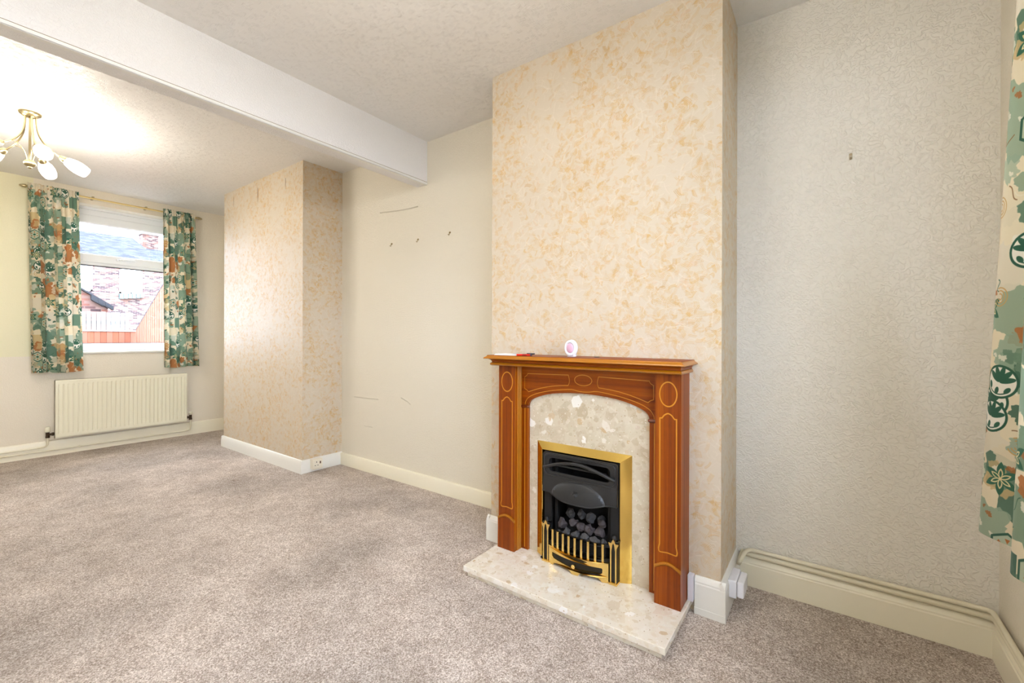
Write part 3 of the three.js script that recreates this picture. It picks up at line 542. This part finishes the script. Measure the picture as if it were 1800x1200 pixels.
  for (const pz of [-1.0925, -0.7515]) {
    const x = 1.788, q = part('post', merge([box(x + 0.003, x + 0.026, 0.058, 0.236, pz - 0.0165, pz + 0.0165, 0.002), box(x + 0.003, x + 0.026, 0.222, 0.236, pz - 0.021, pz + 0.021, 0.004), new THREE.SphereGeometry(0.012, 14, 10).scale(0.9, 1.5, 0.9).translate(x + 0.013, 0.243, pz)]), mBlack, t);
    const w = 0.0145, o = [[pz - w, 0.058], [pz - w, 0.19], ...spline([[pz - w, 0.19], [pz - w - 0.001, 0.21], [pz - w - 0.008, 0.229], [pz - w + 0.004, 0.229], [pz - 0.005, 0.239], [pz, 0.247]], 14).slice(1), ...spline([[pz, 0.247], [pz + 0.005, 0.239], [pz + w - 0.004, 0.229], [pz + w + 0.008, 0.229], [pz + w + 0.001, 0.21], [pz + w, 0.19]], 14).slice(1), [pz + w, 0.058]];
    const inn = [[pz - w + 0.006, 0.060], [pz - w + 0.006, 0.195], [pz - 0.004, 0.222], [pz, 0.230], [pz + 0.004, 0.222], [pz + w - 0.006, 0.195], [pz + w - 0.006, 0.060]];
    part('outline', plateX(o, x - 0.0015, 0.0045, [inn]), mBrassCast, q, 'brass pointed outline');
    part('foot', box(x - 0.007, x + 0.026, 0.0505, 0.0585, pz - 0.0185, pz + 0.0185, 0.0015), mBrassCast, q);
  }
}
// coals, each its own lump
{
  const kinds = [0, 1, 2, 3].map(k => { seed = 900 + k * 37; let g = new THREE.IcosahedronGeometry(1, 1); const p = g.attributes.position, memo = {}; for (let i = 0; i < p.count; i++) { const key = [p.getX(i), p.getY(i), p.getZ(i)].map(v => v.toFixed(3)).join(); const s = memo[key] ??= rr(0.62, 1.2); p.setXYZ(i, p.getX(i) * s, p.getY(i) * s * 0.95, p.getZ(i) * s); } g.computeVertexNormals(); return toCreasedNormals(g, 0.12); });
  const rows = [
    [[[1.806, 0.198, -1.032, 0.015], [1.808, 0.207, -0.990, 0.0215], [1.808, 0.207, -0.943, 0.0225], [1.808, 0.205, -0.896, 0.0225], [1.808, 0.206, -0.848, 0.0225], [1.812, 0.204, -0.806, 0.018]], mCoal, 'grey coal in the front row just behind the brass bars', 'front row coals'],
    [[[1.838, 0.232, -1.030, 0.025], [1.842, 0.246, -0.972, 0.022], [1.836, 0.240, -0.932, 0.022], [1.836, 0.236, -0.888, 0.024], [1.838, 0.238, -0.838, 0.025], [1.846, 0.274, -0.828, 0.019]], mCoalWarm, 'grey coal in the middle row of the pile in the grate', 'middle coals'],
    [[[1.885, 0.266, -1.012, 0.023], [1.887, 0.272, -0.955, 0.023], [1.885, 0.270, -0.904, 0.025], [1.902, 0.262, -0.856, 0.023]], mCoal, 'grey coal in the upper row of the pile in the grate', 'upper coals'],
    [[[1.96, 0.324, -1.048, 0.022], [1.96, 0.328, -0.998, 0.026], [1.96, 0.328, -0.942, 0.027], [1.96, 0.326, -0.886, 0.026], [1.96, 0.324, -0.838, 0.022]], mCoal, 'grey coal in the back row of the grate under the hood', 'back coals']];
  let n = 0;
  const order = ['leftmost', 'second from left', 'third from left', 'fourth from left', 'fifth from left', 'rightmost'];
  for (const [list, m, what, group] of rows) for (const [k, [x, y, z, r]] of list.entries()) {
    const label = `${what}, ${k === list.length - 1 ? 'rightmost' : order[k]}`;
    const o = new THREE.Mesh(kinds[n % 4], m); o.name = numbered('coal'); o.position.set(x, y, z); o.scale.setScalar(r); o.rotation.set(n * 1.7, n * 2.3, n * 0.9); n++;
    o.userData = { label, category: 'coal', group }; scene.add(o);
  }
}

// ---------------------------------------------------------------- things on the mantel
{
  const y = 1.0276;
  const n = thing('notepad', 'white stapled booklet lying flat at the left end of the mantel shelf', 'booklet', [1.755, y, -1.27]);
  for (let k = 0; k < 3; k++) part('page', box(1.713 + k * 0.001, 1.80, y + 0.0002 + k * 0.0023, y + 0.0024 + k * 0.0023, -1.350 + k * 0.003, -1.20 - k * 0.002), M([0xf2f2ee, 0xe9ebef, 0xf6f6f4][k], 0.7), n);
  part('blue_corner', box(1.7145, 1.74, y + 0.0071, y + 0.0076, -1.245, -1.203), M(0x6f86b4, 0.6), n, 'blue printed corner');
  const p = thing('marker_pen', 'red capped marker pen lying in front of the white booklet', 'pen', [1.708, y, -1.16]);
  const along = (g, a, b) => { const d = new THREE.Vector3(...b).sub(new THREE.Vector3(...a)); g.applyQuaternion(new THREE.Quaternion().setFromUnitVectors(new THREE.Vector3(0, 1, 0), d.clone().normalize())); return g.translate((a[0] + b[0]) / 2, (a[1] + b[1]) / 2, (a[2] + b[2]) / 2); };
  const py = y + 0.0052, A = [1.7055, py, -1.205], Bq = [1.716, py, -1.135];
  const q = t => [lerp(A[0], Bq[0], t), py, lerp(A[2], Bq[2], t)];
  part('barrel', along(new THREE.CylinderGeometry(0.0048, 0.0048, 0.071, 16), A, Bq), M(0xd8210f, 0.3, { clearcoat: 0.4 }), p, 'red barrel');
  part('cap_end', along(new THREE.CylinderGeometry(0.0036, 0.0048, 0.006, 16), q(1.0), q(1.09)), M(0x23304a, 0.4), p);
  part('printed_band', along(new THREE.CylinderGeometry(0.00495, 0.00495, 0.022, 16), q(0.42), q(0.74)), M(0x9c160c, 0.4), p, 'darker print');
  single('pocket_knife', merge([box(1.742, 1.756, y + 0.0074, y + 0.0128, -1.175, -1.135, 0.002)].map(g => g)), M(0x2d3138, 0.4), 'small dark clip lying on the booklet behind the red pen', 'clip', [1.749, y + 0.007, -1.155]);
  const o = thing('air_freshener', 'white oval stand-up air freshener with a pink oval centre on the mantel', 'ornament', [1.775, y, -0.952]);
  const ox = 1.775, oy = y + 0.0405, oz = -0.952;
  const body = new THREE.SphereGeometry(1, 40, 28).scale(0.017, 0.0385, 0.031).translate(ox + 0.004, oy, oz);
  part('body', merge([body, box(ox - 0.008, ox + 0.018, y + 0.0002, y + 0.012, oz - 0.017, oz + 0.019, 0.004)]), mWhitePlastic, o);
  part('ring', new THREE.TorusGeometry(0.0235, 0.0058, 12, 44).scale(1, 1.26, 1).rotateY(-Math.PI / 2).translate(ox - 0.0095, oy, oz), mWhitePlastic, o);
  part('gel', new THREE.SphereGeometry(1, 32, 20).scale(0.005, 0.0225, 0.0178).translate(ox - 0.0125, oy, oz), M(0xdcaec4, 0.12, { clearcoat: 1, clearcoatRoughness: 0.05 }), o, 'glossy pink oval');
  single('coin', new THREE.CylinderGeometry(0.012, 0.012, 0.0022, 28).translate(1.82, y + 0.0013, -0.846), M(0x3d3f45, 0.35, { metalness: 0.5 }), 'small dark disc lying on the mantel right of the ornament', 'disc', [1.82, y, -0.846]);
}

// ---------------------------------------------------------------- radiator with valves and pipes
{
  const x0 = 0.803, x1 = 1.827, y0 = 0.167, y1 = 0.702, zf = -5.770, zb = -5.818;
  const t = thing('radiator', 'cream ribbed panel radiator on the wall below the window', 'radiator', [(x0 + x1) / 2, y0, zb]);
  const nx = 240, rows = [0, 0.02, 0.058, 0.066, 0.076, 0.086, 0.5, 0.914, 0.924, 0.934, 0.942, 0.98, 1], T = [], N = 29;
  const P = (i, k) => { const u = i / nx, v = rows[k], s = (u - 0.018) / 0.964 * N, f = s - Math.floor(s), inU = u > 0.018 && u < 0.982; const rib = smooth(0.0, 0.2, f) * (1 - smooth(0.8, 1.0, f)), win = smooth(0.060, 0.084, v) * (1 - smooth(0.916, 0.940, v)); const edge = Math.min(1, Math.min(u, 1 - u) / 0.006) * Math.min(1, Math.min(v, 1 - v) / 0.015); return [lerp(x0, x1, u), lerp(y0, y1, v), zf - 0.006 * (1 - Math.sqrt(Math.max(0, edge))) - (inU ? 0.0075 * (1 - rib) * win : 0)]; };
  for (let i = 0; i < nx; i++) for (let k = 0; k < rows.length - 1; k++) T.push(...quad(P(i, k), P(i + 1, k), P(i + 1, k + 1), P(i, k + 1)));
  part('front_panel', fromTris(T, 0.5), mRad, t);
  part('casing', merge([box(x0, x1, y0, y1, zb, zf - 0.016, 0.003), box(x0, x0 + 0.004, y0, y1, zb, zf - 0.005), box(x1 - 0.004, x1, y0, y1, zb, zf - 0.005), box(x0, x1, y1 - 0.004, y1, zb, zf - 0.005), box(x0, x1, y0, y0 + 0.004, zb, zf - 0.005)]), mRad, t);
  for (const bx of [x0 + 0.15, x1 - 0.18]) part('wall_bracket', box(bx, bx + 0.03, 0.25, 0.65, ZW + 0.0005, zb + 0.002), mRad, t);
  for (const [vx, s] of [[0.760, 1], [1.872, -1]]) {
    const z = -5.815, y = 0.205, v = part('valve', merge([new THREE.CylinderGeometry(0.013, 0.013, 0.05, 16).translate(vx, y, z), new THREE.CylinderGeometry(0.016, 0.016, 0.016, 6).translate(vx, y - 0.022, z), new THREE.CylinderGeometry(0.010, 0.010, 0.05, 14).rotateZ(Math.PI / 2).translate(vx + s * 0.024, y, z), new THREE.CylinderGeometry(0.016, 0.016, 0.014, 6).rotateZ(Math.PI / 2).translate(vx + s * 0.033, y, z)]), mValveBrown, t, 'dark brass valve body');
    part('valve_cap', s > 0 ? lathe([[0, 0], [0.017, 0], [0.019, 0.012], [0.018, 0.044], [0.014, 0.05], [0, 0.05]]).translate(vx, y + 0.022, z) : lathe([[0, 0], [0.011, 0], [0.012, 0.018], [0.019, 0.024], [0.019, 0.034], [0.014, 0.04], [0, 0.04]]).translate(vx, y + 0.022, z), mRad, v, 'cream cap');
  }
  single('heating_pipe', merge([pipe([[1.872, 0.192, -5.815], [1.872, 0.062, -5.815], [1.82, 0.052, -5.840], [XL + 0.02, 0.052, -5.840]], 0.0075, 0.03), box(0.972, 0.984, 0.040, 0.064, -5.850, -5.830, 0.003)]), mPipe, 'painted pipe dropping from the right valve and running along the rear skirting', 'pipe', [1.3, 0.052, -5.84]);
  single('heating_pipe', pipe([[0.760, 0.188, -5.815], [0.760, 0.094, -5.815], [0.71, 0.088, -5.840], [XL + 0.02, 0.088, -5.840]], 0.0075, 0.03), mPipe, 'painted pipe dropping from the left valve of the radiator', 'pipe', [0.2, 0.088, -5.84]);
}

// ---------------------------------------------------------------- curtains and rail
function curtain(name, label, f, w, h, uvw, mat, part2) {               // f(u, v) -> point; v 0 at the top
  const nu = 150, nv = 60, pos = [], uv = [], idx = [];
  for (let j = 0; j <= nv; j++) for (let i = 0; i <= nu; i++) { pos.push(...f(i / nu, j / nv)); uv.push(i / nu * uvw + w, -j / nv * h + 0.13); }
  for (let j = 0; j < nv; j++) for (let i = 0; i < nu; i++) { const p = j * (nu + 1) + i, q = p + nu + 1; idx.push(p, q, p + 1, p + 1, q, q + 1); }
  const g = new THREE.BufferGeometry(); g.setAttribute('position', new THREE.Float32BufferAttribute(pos, 3)); g.setAttribute('uv', new THREE.Float32BufferAttribute(uv, 2)); g.setIndex(idx); g.computeVertexNormals();
  return g;
}
function windowCurtain(label, xt0, xt1, xb0, xb1, phase, off) {
  const t = thing('curtain', label, 'curtain', [(xt0 + xt1) / 2, 0.775, -5.775], 'patterned curtains at the rear window');
  const n = 4.6, f = (u, v) => {
    const q = u + 0.035 * Math.sin(u * 9 + phase * 2) + 0.012 * Math.sin(u * 23 + phase), open = smooth(0, 0.3, v), a = q * 6.283 * n + phase;
    const s = clamp(u - lerp(0.3, 1.25, open) / (2 * 6.283 * n) * Math.sin(2 * a) * smooth(0, 0.06, u) * (1 - smooth(0.94, 1, u)), 0, 1);
    const x = lerp(lerp(xt0, xb0, v), lerp(xt1, xb1, v), s), fine = Math.sin(u * 6.283 * 13 + phase * 3);
    return [x + 0.006 * v * Math.sin(u * 13 + phase), lerp(2.478, 0.775, v) + 0.005 * Math.sin(u * 7 + phase) * v, -5.768 + lerp(0.012, 0.042, open) * Math.cos(a) * (0.8 + 0.3 * Math.sin(u * 5 + phase)) + 0.008 * (1 - open) * fine];
  };
  part('cloth', curtain('', '', f, off, 1.703, 0.72), mFabric, t);
  part('hem', curtain('', '', (u, v) => { const p = f(u, lerp(0.962, 0.9995, v)); return [p[0], p[1], p[2] - 0.004]; }, off, 0.06, 0.72), mFabric, t);
}
windowCurtain('green and rust patterned curtain at the left side of the rear window', 0.624, 0.954, 0.650, 0.990, 0.4, 0);
windowCurtain('green and rust patterned curtain at the right side of the rear window', 1.602, 1.890, 1.620, 1.932, 2.6, 0.37);
{
  const y = 2.447, z = -5.800, t = thing('curtain_pole', 'thin brass curtain pole above the rear window', 'curtain pole', [1.28, y, z]);
  part('pole', new THREE.CylinderGeometry(0.0085, 0.0085, 1.33, 16).rotateZ(Math.PI / 2).translate(1.276, y, z), M(new THREE.Color().setRGB(0.80, 0.62, 0.28), 0.35, { metalness: 0.85 }), t);
  for (const s of [-1, 1]) part('finial', lathe([[0, 0], [0.012, 0], [0.014, 0.006], [0.008, 0.010], [0.016, 0.018], [0.013, 0.040], [0.008, 0.046], [0.010, 0.050], [0.003, 0.058], [0, 0.06]]).rotateZ(-s * Math.PI / 2).translate(1.276 + s * 0.64, y, z), mAntique, t);
  for (const x of [1.06, 1.47]) part('bracket', merge([box(x - 0.008, x + 0.008, y - 0.006, y + 0.020, ZW, z + 0.006, 0.003)]), mAntique, t);
}
{ // the near curtain at the front window hangs into view on the right
  const t = thing('curtain', 'green and rust patterned curtain at the right edge, hanging close to the camera', 'curtain', [1.7, 0.5, 0.42]);
  const f = (u, v) => {
    const y = lerp(2.40, 0.545, v), xr = 1.49 + 0.452 * v, x = lerp(1.12, xr, u);
    const wv = Math.sin(u * 6.283 * 2.9 + 3.6), edge = smooth(0.93, 1, u);
    return [x, y - 0.012 * (1 - u), 0.398 - 0.034 * wv * smooth(0, 0.4, v + 0.3) * (1 - edge * 0.4) + 0.008 * edge];
  };
  part('cloth', curtain('', '', f, 0.2, 1.855, 1.0), mFabric, t);
  part('hem', curtain('', '', (u, v) => { const p = f(u, lerp(0.965, 0.9995, v)); return [p[0], p[1], p[2] + 0.004]; }, 0.2, 0.06, 1.0), mFabric, t);
}

// ---------------------------------------------------------------- ceiling lights
function chandelier(label, x, z, turn, candela) {
  const t = thing('ceiling_light', label, 'ceiling light', [x, H, z]);
  t.rotation.y = turn;
  const add = (name, g, m, parent = t, lab) => { const o = new THREE.Mesh(g, m); o.name = name; if (lab) o.userData.label = lab; parent.add(o); return o; };
  add('ceiling_plate', lathe([[0, -0.030], [0.020, -0.030], [0.034, -0.026], [0.050, -0.014], [0.054, -0.004], [0.054, 0], [0, 0]], 40), mAntique);
  add('stem', new THREE.CylinderGeometry(0.0065, 0.0065, 0.29, 14).translate(0, -0.165, 0), mAntique);
  const ribs = [new THREE.SphereGeometry(0.026, 24, 16).scale(1, 0.8, 1)]; for (let k = 0; k < 12; k++) ribs.push(new THREE.TorusGeometry(0.024, 0.0055, 8, 24).scale(1, 0.82, 1).rotateY(k * Math.PI / 12));
  add('finial', merge([...ribs, new THREE.SphereGeometry(0.011, 14, 10).scale(1, 0.8, 1).translate(0, -0.026, 0)]).translate(0, -0.325, 0), mAntique, t, 'ribbed finial');
  for (let k = 0; k < 5; k++) {
    const a = k * 72 * R, P = (r, y) => [r * Math.cos(a), y, r * Math.sin(a)];
    const arm = add('arm', tube([P(0.026, -0.02), P(0.028, -0.07), P(0.037, -0.125), P(0.060, -0.175), P(0.095, -0.215), P(0.135, -0.245)], 0.005, 40, 8), mAntique);
    add('wire', tube([P(0.012, -0.315), P(0.017, -0.285), P(0.030, -0.250), P(0.055, -0.225), P(0.088, -0.212)], 0.0022, 24, 6), mAntique, arm);
    const dir = new THREE.Vector3(Math.cos(a) * 0.86, -0.51, Math.sin(a) * 0.86).normalize(), q = new THREE.Quaternion().setFromUnitVectors(new THREE.Vector3(0, 1, 0), dir), at = new THREE.Vector3(...P(0.135, -0.245));
    const put = g => { g.applyQuaternion(q); return g.translate(at.x, at.y, at.z); };
    add('holder', put(lathe([[0, -0.006], [0.010, -0.004], [0.016, 0.006], [0.0205, 0.022], [0.0215, 0.030], [0.018, 0.030], [0, 0.024]], 24)), mAntique, arm);
    add('glass_lamp_shade', put(lathe([[0, 0.022], [0.016, 0.022], [0.027, 0.038], [0.038, 0.068], [0.042, 0.098], [0.040, 0.126], [0.034, 0.150], [0.025, 0.155], [0, 0.152]], 32)), mShade, arm, 'lit white glass shade');
    const l = new THREE.PointLight(BULB.color, candela, 0, 2); l.name = 'bulb_light'; l.shadow.radius = 0.9; l.position.copy(at).addScaledVector(dir, 0.085); t.add(l);
  }
  return t;
}
chandelier('five-arm brass ceiling light with glowing white shades in the rear room', 0.462, -4.168, 62 * R, BULB.rear);
chandelier('five-arm brass ceiling light above the front room', 0.458, -1.02, 0.2, BULB.front);

// ---------------------------------------------------------------- sockets, pipes, hooks
{
  const z = C2[1] + 0.018, t = thing('socket_outlet', 'cream single switched socket on the skirting of the rear chimney breast', 'socket', [1.985, 0.066, z]);
  part('back_box', box(1.945, 2.028, 0.026, 0.106, z - 0.004, z + 0.030, 0.004), mPlastic, t);
  part('face_plate', box(1.943, 2.030, 0.024, 0.108, z + 0.030, z + 0.042, 0.005), mPlastic, t);
  part('pin_hole', merge([box(1.974, 1.980, 0.078, 0.088, z + 0.0405, z + 0.0425), box(1.961, 1.970, 0.054, 0.059, z + 0.0405, z + 0.0425), box(1.984, 1.993, 0.054, 0.059, z + 0.0405, z + 0.0425)]), mHole, t);
  part('switch', box(2.004, 2.014, 0.066, 0.086, z + 0.040, z + 0.046, 0.002), mRocker, t, 'brown rocker switch');
}
{
  const z = C1[1] + 0.018, t = thing('socket_outlet', 'white socket box on the side skirting of the front chimney breast', 'socket', [1.99, 0.07, z]);
  part('back_box', box(1.955, 2.075, 0.066, 0.138, z - 0.004, z + 0.028, 0.006), mWhitePlastic, t);
  part('face_plate', box(1.962, 2.068, 0.070, 0.134, z + 0.028, z + 0.054, 0.007), mWhitePlastic, t);
}
{
  const t = thing('skirting_pipes', 'pair of cream painted pipes running above the skirting of the near alcove', 'pipe', [2.22, 0.15, 0.1]);
  part('upper_pipe', pipe([[XW - 0.005, 0.148, -0.318], [2.13, 0.135, -0.318], [2.10, 0.150, -0.312], [2.19, 0.168, -0.300], [XW - 0.020, 0.167, -0.285], [XW - 0.020, 0.167, ZF - 0.020], [0.4, 0.167, ZF - 0.020]], 0.0085, 0.016), mPipe, t);
  part('lower_pipe', pipe([[XW - 0.012, 0.142, C1[1] + 0.03], [XW - 0.012, 0.142, ZF - 0.012], [0.4, 0.142, ZF - 0.012]], 0.0115, 0.02), mPipe, t);
}
for (const [y, z, lab] of [[1.838, -2.797, 'small brass hook nearest the rear chimney breast, one of three on the alcove wall'], [1.834, -2.494, 'small brass hook in the middle of three on the alcove wall'], [1.842, -2.166, 'small dark brass hook nearest the front chimney breast on the alcove wall']]) {
  const t = thing('wall_hook', lab, 'hook', [XW, y, z], 'hooks on the alcove wall');
  part('rosette', new THREE.CylinderGeometry(0.006, 0.007, 0.004, 14).rotateZ(Math.PI / 2).translate(XW - 0.002, y + 0.009, z), mHookBrass, t);
  part('hook', tube([[XW - 0.002, y + 0.009, z], [XW - 0.007, y + 0.007, z], [XW - 0.008, y - 0.006, z], [XW - 0.014, y - 0.012, z], [XW - 0.020, y - 0.006, z]], 0.0021, 24, 8), mHookBrass, t);
}
{
  const y = 1.853, z = 0.069, t = thing('picture_hook', 'small painted picture hook alone on the near alcove wall', 'hook', [XW, y, z]);
  part('plate', box(XW - 0.003, XW - 0.0002, y - 0.012, y + 0.012, z - 0.0055, z + 0.0055, 0.001), M(0xcabfa6, 0.4, { metalness: 0.3 }), t);
  part('lip', tube([[XW - 0.003, y - 0.009, z], [XW - 0.008, y - 0.011, z], [XW - 0.011, y - 0.006, z]], 0.0035, 14, 8), M(0xa8997c, 0.4, { metalness: 0.3 }), t);
  part('nail', new THREE.SphereGeometry(0.0048, 12, 8).translate(XW - 0.005, y + 0.008, z), M(0xcdbd9c, 0.4, { metalness: 0.3 }), t);
}

// ---------------------------------------------------------------- outside the rear window
struct('ground', box(-40, 50, -0.5, -0.35, -60, 40), M(0x5a5854, 0.95));
const mRedBoard = [0x88543f, 0x8a5744, 0x824e3b, 0x8e5c4a].map(c => M(c, 0.9, { specularIntensity: 0.4 })), mPaleBoard = [0x868683, 0x7c7d7a, 0x8e8e8b].map(c => M(c, 0.9, { specularIntensity: 0.4 })), mDarkGap = M(0x4a464a, 0.9);
{ // red back fence
  const z = -11.06, t = thing('garden_fence', 'low red board fence at the end of the yard outside the window', 'fence', [1.6, -0.35, z]);
  seed = 8; let k = 0; for (let x = 0.2; x < 2.60; x += 0.0875) part('board', box(x, x + 0.084, -0.35, 1.19, z - 0.01, z + 0.01 + (k % 2) * 0.004), mRedBoard[k++ % 4], t);
  part('cap_rail', box(0.18, 2.64, 1.19, 1.215, z - 0.03, z + 0.03), mPaleBoard[0], t);
}
{ // red side fence: steps down towards the far end
  const a = [2.05, -6.9], b = [2.64, -10.98], n = 36, L = Math.hypot(b[0] - a[0], b[1] - a[1]), ang = Math.atan2(b[0] - a[0], b[1] - a[1]);
  const t = thing('garden_fence', 'red side fence sloping down towards the end of the yard outside the window', 'fence', [a[0], -0.35, a[1]]);
  const top = s => s < 0.2 ? 1.86 : lerp(1.86, 1.225, (s - 0.2) / 0.8);
  for (let k = 0; k < n; k++) {
    const s = (k + 0.5) / n, h = top(s), g = new THREE.BoxGeometry(0.02 + (k % 2) * 0.006, h + 0.35, L / n * 0.97); g.rotateY(ang); g.translate(lerp(a[0], b[0], s), (h - 0.35) / 2, lerp(a[1], b[1], s)); part('board', uvm(g), mRedBoard[(k * 7) % 4], t);
  }
  part('cap_rail', tube(Array.from({ length: 14 }, (_, i) => { const s = i / 13; return [lerp(a[0], b[0], s), top(s) + 0.012, lerp(a[1], b[1], s)]; }), 0.018, 40, 6), mDarkGap, t);
}
{ // pale boards beyond
  const z = -12.5, t = thing('board_fence', 'pale grey upright board fence beyond the red fence', 'fence', [2.4, -0.35, z]);
  let k = 0; for (let x = 0.66; x < 2.84; x += 0.0765) part('board', box(x, x + 0.064, -0.35, 1.600 + (k % 3) * 0.008, z - 0.012, z + 0.012), mPaleBoard[k++ % 3], t);
  part('rail', box(0.66, 2.85, 1.36, 1.42, z - 0.05, z - 0.016), mDarkGap, t);
}
{ // lean-to with its brick gable and slate slope
  const t = thing('outhouse', 'brick outhouse with a dark sloping slate roof behind the fences', 'outbuilding', [1.6, -0.35, -13.6]);
  const yr = x => 1.775 + (2.685 - x) * 0.705;
  part('wall', fromTris((() => { const z0 = -14.6, z1 = -13.0, A = [[0.5, -0.35], [2.62, -0.35], [2.62, yr(2.62) - 0.04], [0.5, yr(0.5) - 0.04]], T = []; for (let i = 0; i < 4; i++) { const p = A[i], q = A[(i + 1) % 4]; T.push(...quad([p[0], p[1], z1], [q[0], q[1], z1], [q[0], q[1], z0], [p[0], p[1], z0])); } T.push(...quad(...A.map(p => [p[0], p[1], z1])), ...quad(...A.map(p => [p[0], p[1], z0]))); return T; })()), M(0x8c7670, 0.9, { map: brickTex }), t);
  const slope = (x0, x1, z0, z1, th) => { const T = [], A = [[x0, yr(x0)], [x1, yr(x1)], [x1, yr(x1) - th], [x0, yr(x0) - th]]; for (let i = 0; i < 4; i++) { const p = A[i], q = A[(i + 1) % 4]; T.push(...quad([p[0], p[1], z1], [q[0], q[1], z1], [q[0], q[1], z0], [p[0], p[1], z0])); } T.push(...quad(...A.map(p => [p[0], p[1], z1]))); return fromTris(T); };
  part('roof', slope(0.4, 2.70, -14.7, -12.9, 0.035), M(0x22262c, 0.8), t);
  part('loose_slates', merge([0, 1, 2].map(k => slope(2.33 + k * 0.11, 2.52 + k * 0.085, -12.98, -12.86 + 0.01 * k, 0.11 - k * 0.02).translate(0, -0.03, 0))), M(0x1c2026, 0.8), t, 'broken slates at the eaves');
}
{ // the house across the lane
  const Z = -27.2, t = thing('neighbour_house', 'brick terraced house with slate roof and white windows seen through the window', 'house', [6, -0.35, Z - 3]);
  part('wall', box(0, 11, -0.35, 4.75, Z - 8, Z), M(0x9c9492, 0.95, { map: brickTex }), t);
  const roofM = M(0x86888c, 1, { map: slateTex, specularIntensity: 0.2 });
  const roof = (x0, x1, ye, yr) => { const e = [Z + 0.35, ye], r = [Z - 4.8, yr], b = [Z - 10, ye], T = []; T.push(...quad([x0, e[1], e[0]], [x1, e[1], e[0]], [x1, r[1], r[0]], [x0, r[1], r[0]]), ...quad([x0, r[1], r[0]], [x1, r[1], r[0]], [x1, b[1], b[0]], [x0, b[1], b[0]]), [[x0, e[1], e[0]], [x0, r[1], r[0]], [x0, b[1], b[0]]], [[x1, e[1], e[0]], [x1, r[1], r[0]], [x1, b[1], b[0]]], ...quad([x0, e[1], e[0]], [x1, e[1], e[0]], [x1, b[1], b[0]], [x0, b[1], b[0]])); return fromTris(T, 0.1); };
  const rp = part('roof', roof(-1, 7.5, 4.72, 6.63), roofM, t);
  part('roof', roof(7.5, 13, 4.72, 6.15), roofM, t);
  const st = part('chimney_stack', box(7.92, 8.66, 5.2, 6.93, Z - 5.4, Z - 4.7), M(0x8c7a74, 0.9, { map: brickTex }), t);
  part('cap', box(7.86, 8.72, 6.93, 7.0, Z - 5.46, Z - 4.64), M(0x77716c, 0.9), st);
  for (const [x0, x1, y0, y1] of [[4.0, 4.95, 3.13, 4.34], [5.89, 6.74, 3.11, 4.30], [7.7, 8.5, 3.1, 4.3]]) {
    const w = part('window', merge([box(x0, x1, y0, y0 + 0.07, Z, Z + 0.05), box(x0, x1, y1 - 0.07, y1, Z, Z + 0.05), box(x0, x0 + 0.07, y0, y1, Z, Z + 0.05), box(x1 - 0.07, x1, y0, y1, Z, Z + 0.05), box((x0 + x1) / 2 - 0.03, (x0 + x1) / 2 + 0.03, y0, y1, Z, Z + 0.05)]), mUPVC, t);
    for (const [a, b] of [[x0 + 0.06, (x0 + x1) / 2], [(x0 + x1) / 2, x1 - 0.06]]) part('pane', box(a, b, y0 + 0.06, y1 - 0.06, Z + 0.01, Z + 0.03), M(0x9a9c9e, 0.1), w, 'pane with white blind');
  }
  const cz0 = 5.86; for (let k = 0; k < 6; k++) part('canopy_panel', box(cz0 + k * 0.150, cz0 + k * 0.150 + 0.135, 2.84 + k * 0.02, 3.08 + k * 0.012, Z + 0.02, Z + 0.25), M([0x5f7470, 0x6d807c][k % 2], 0.4), t);
}

scene.traverse(o => { if (o.isMesh) { o.castShadow = true; o.receiveShadow = true; } if (o.isPointLight) { o.castShadow = true; } });
renderer.render(scene, camera);
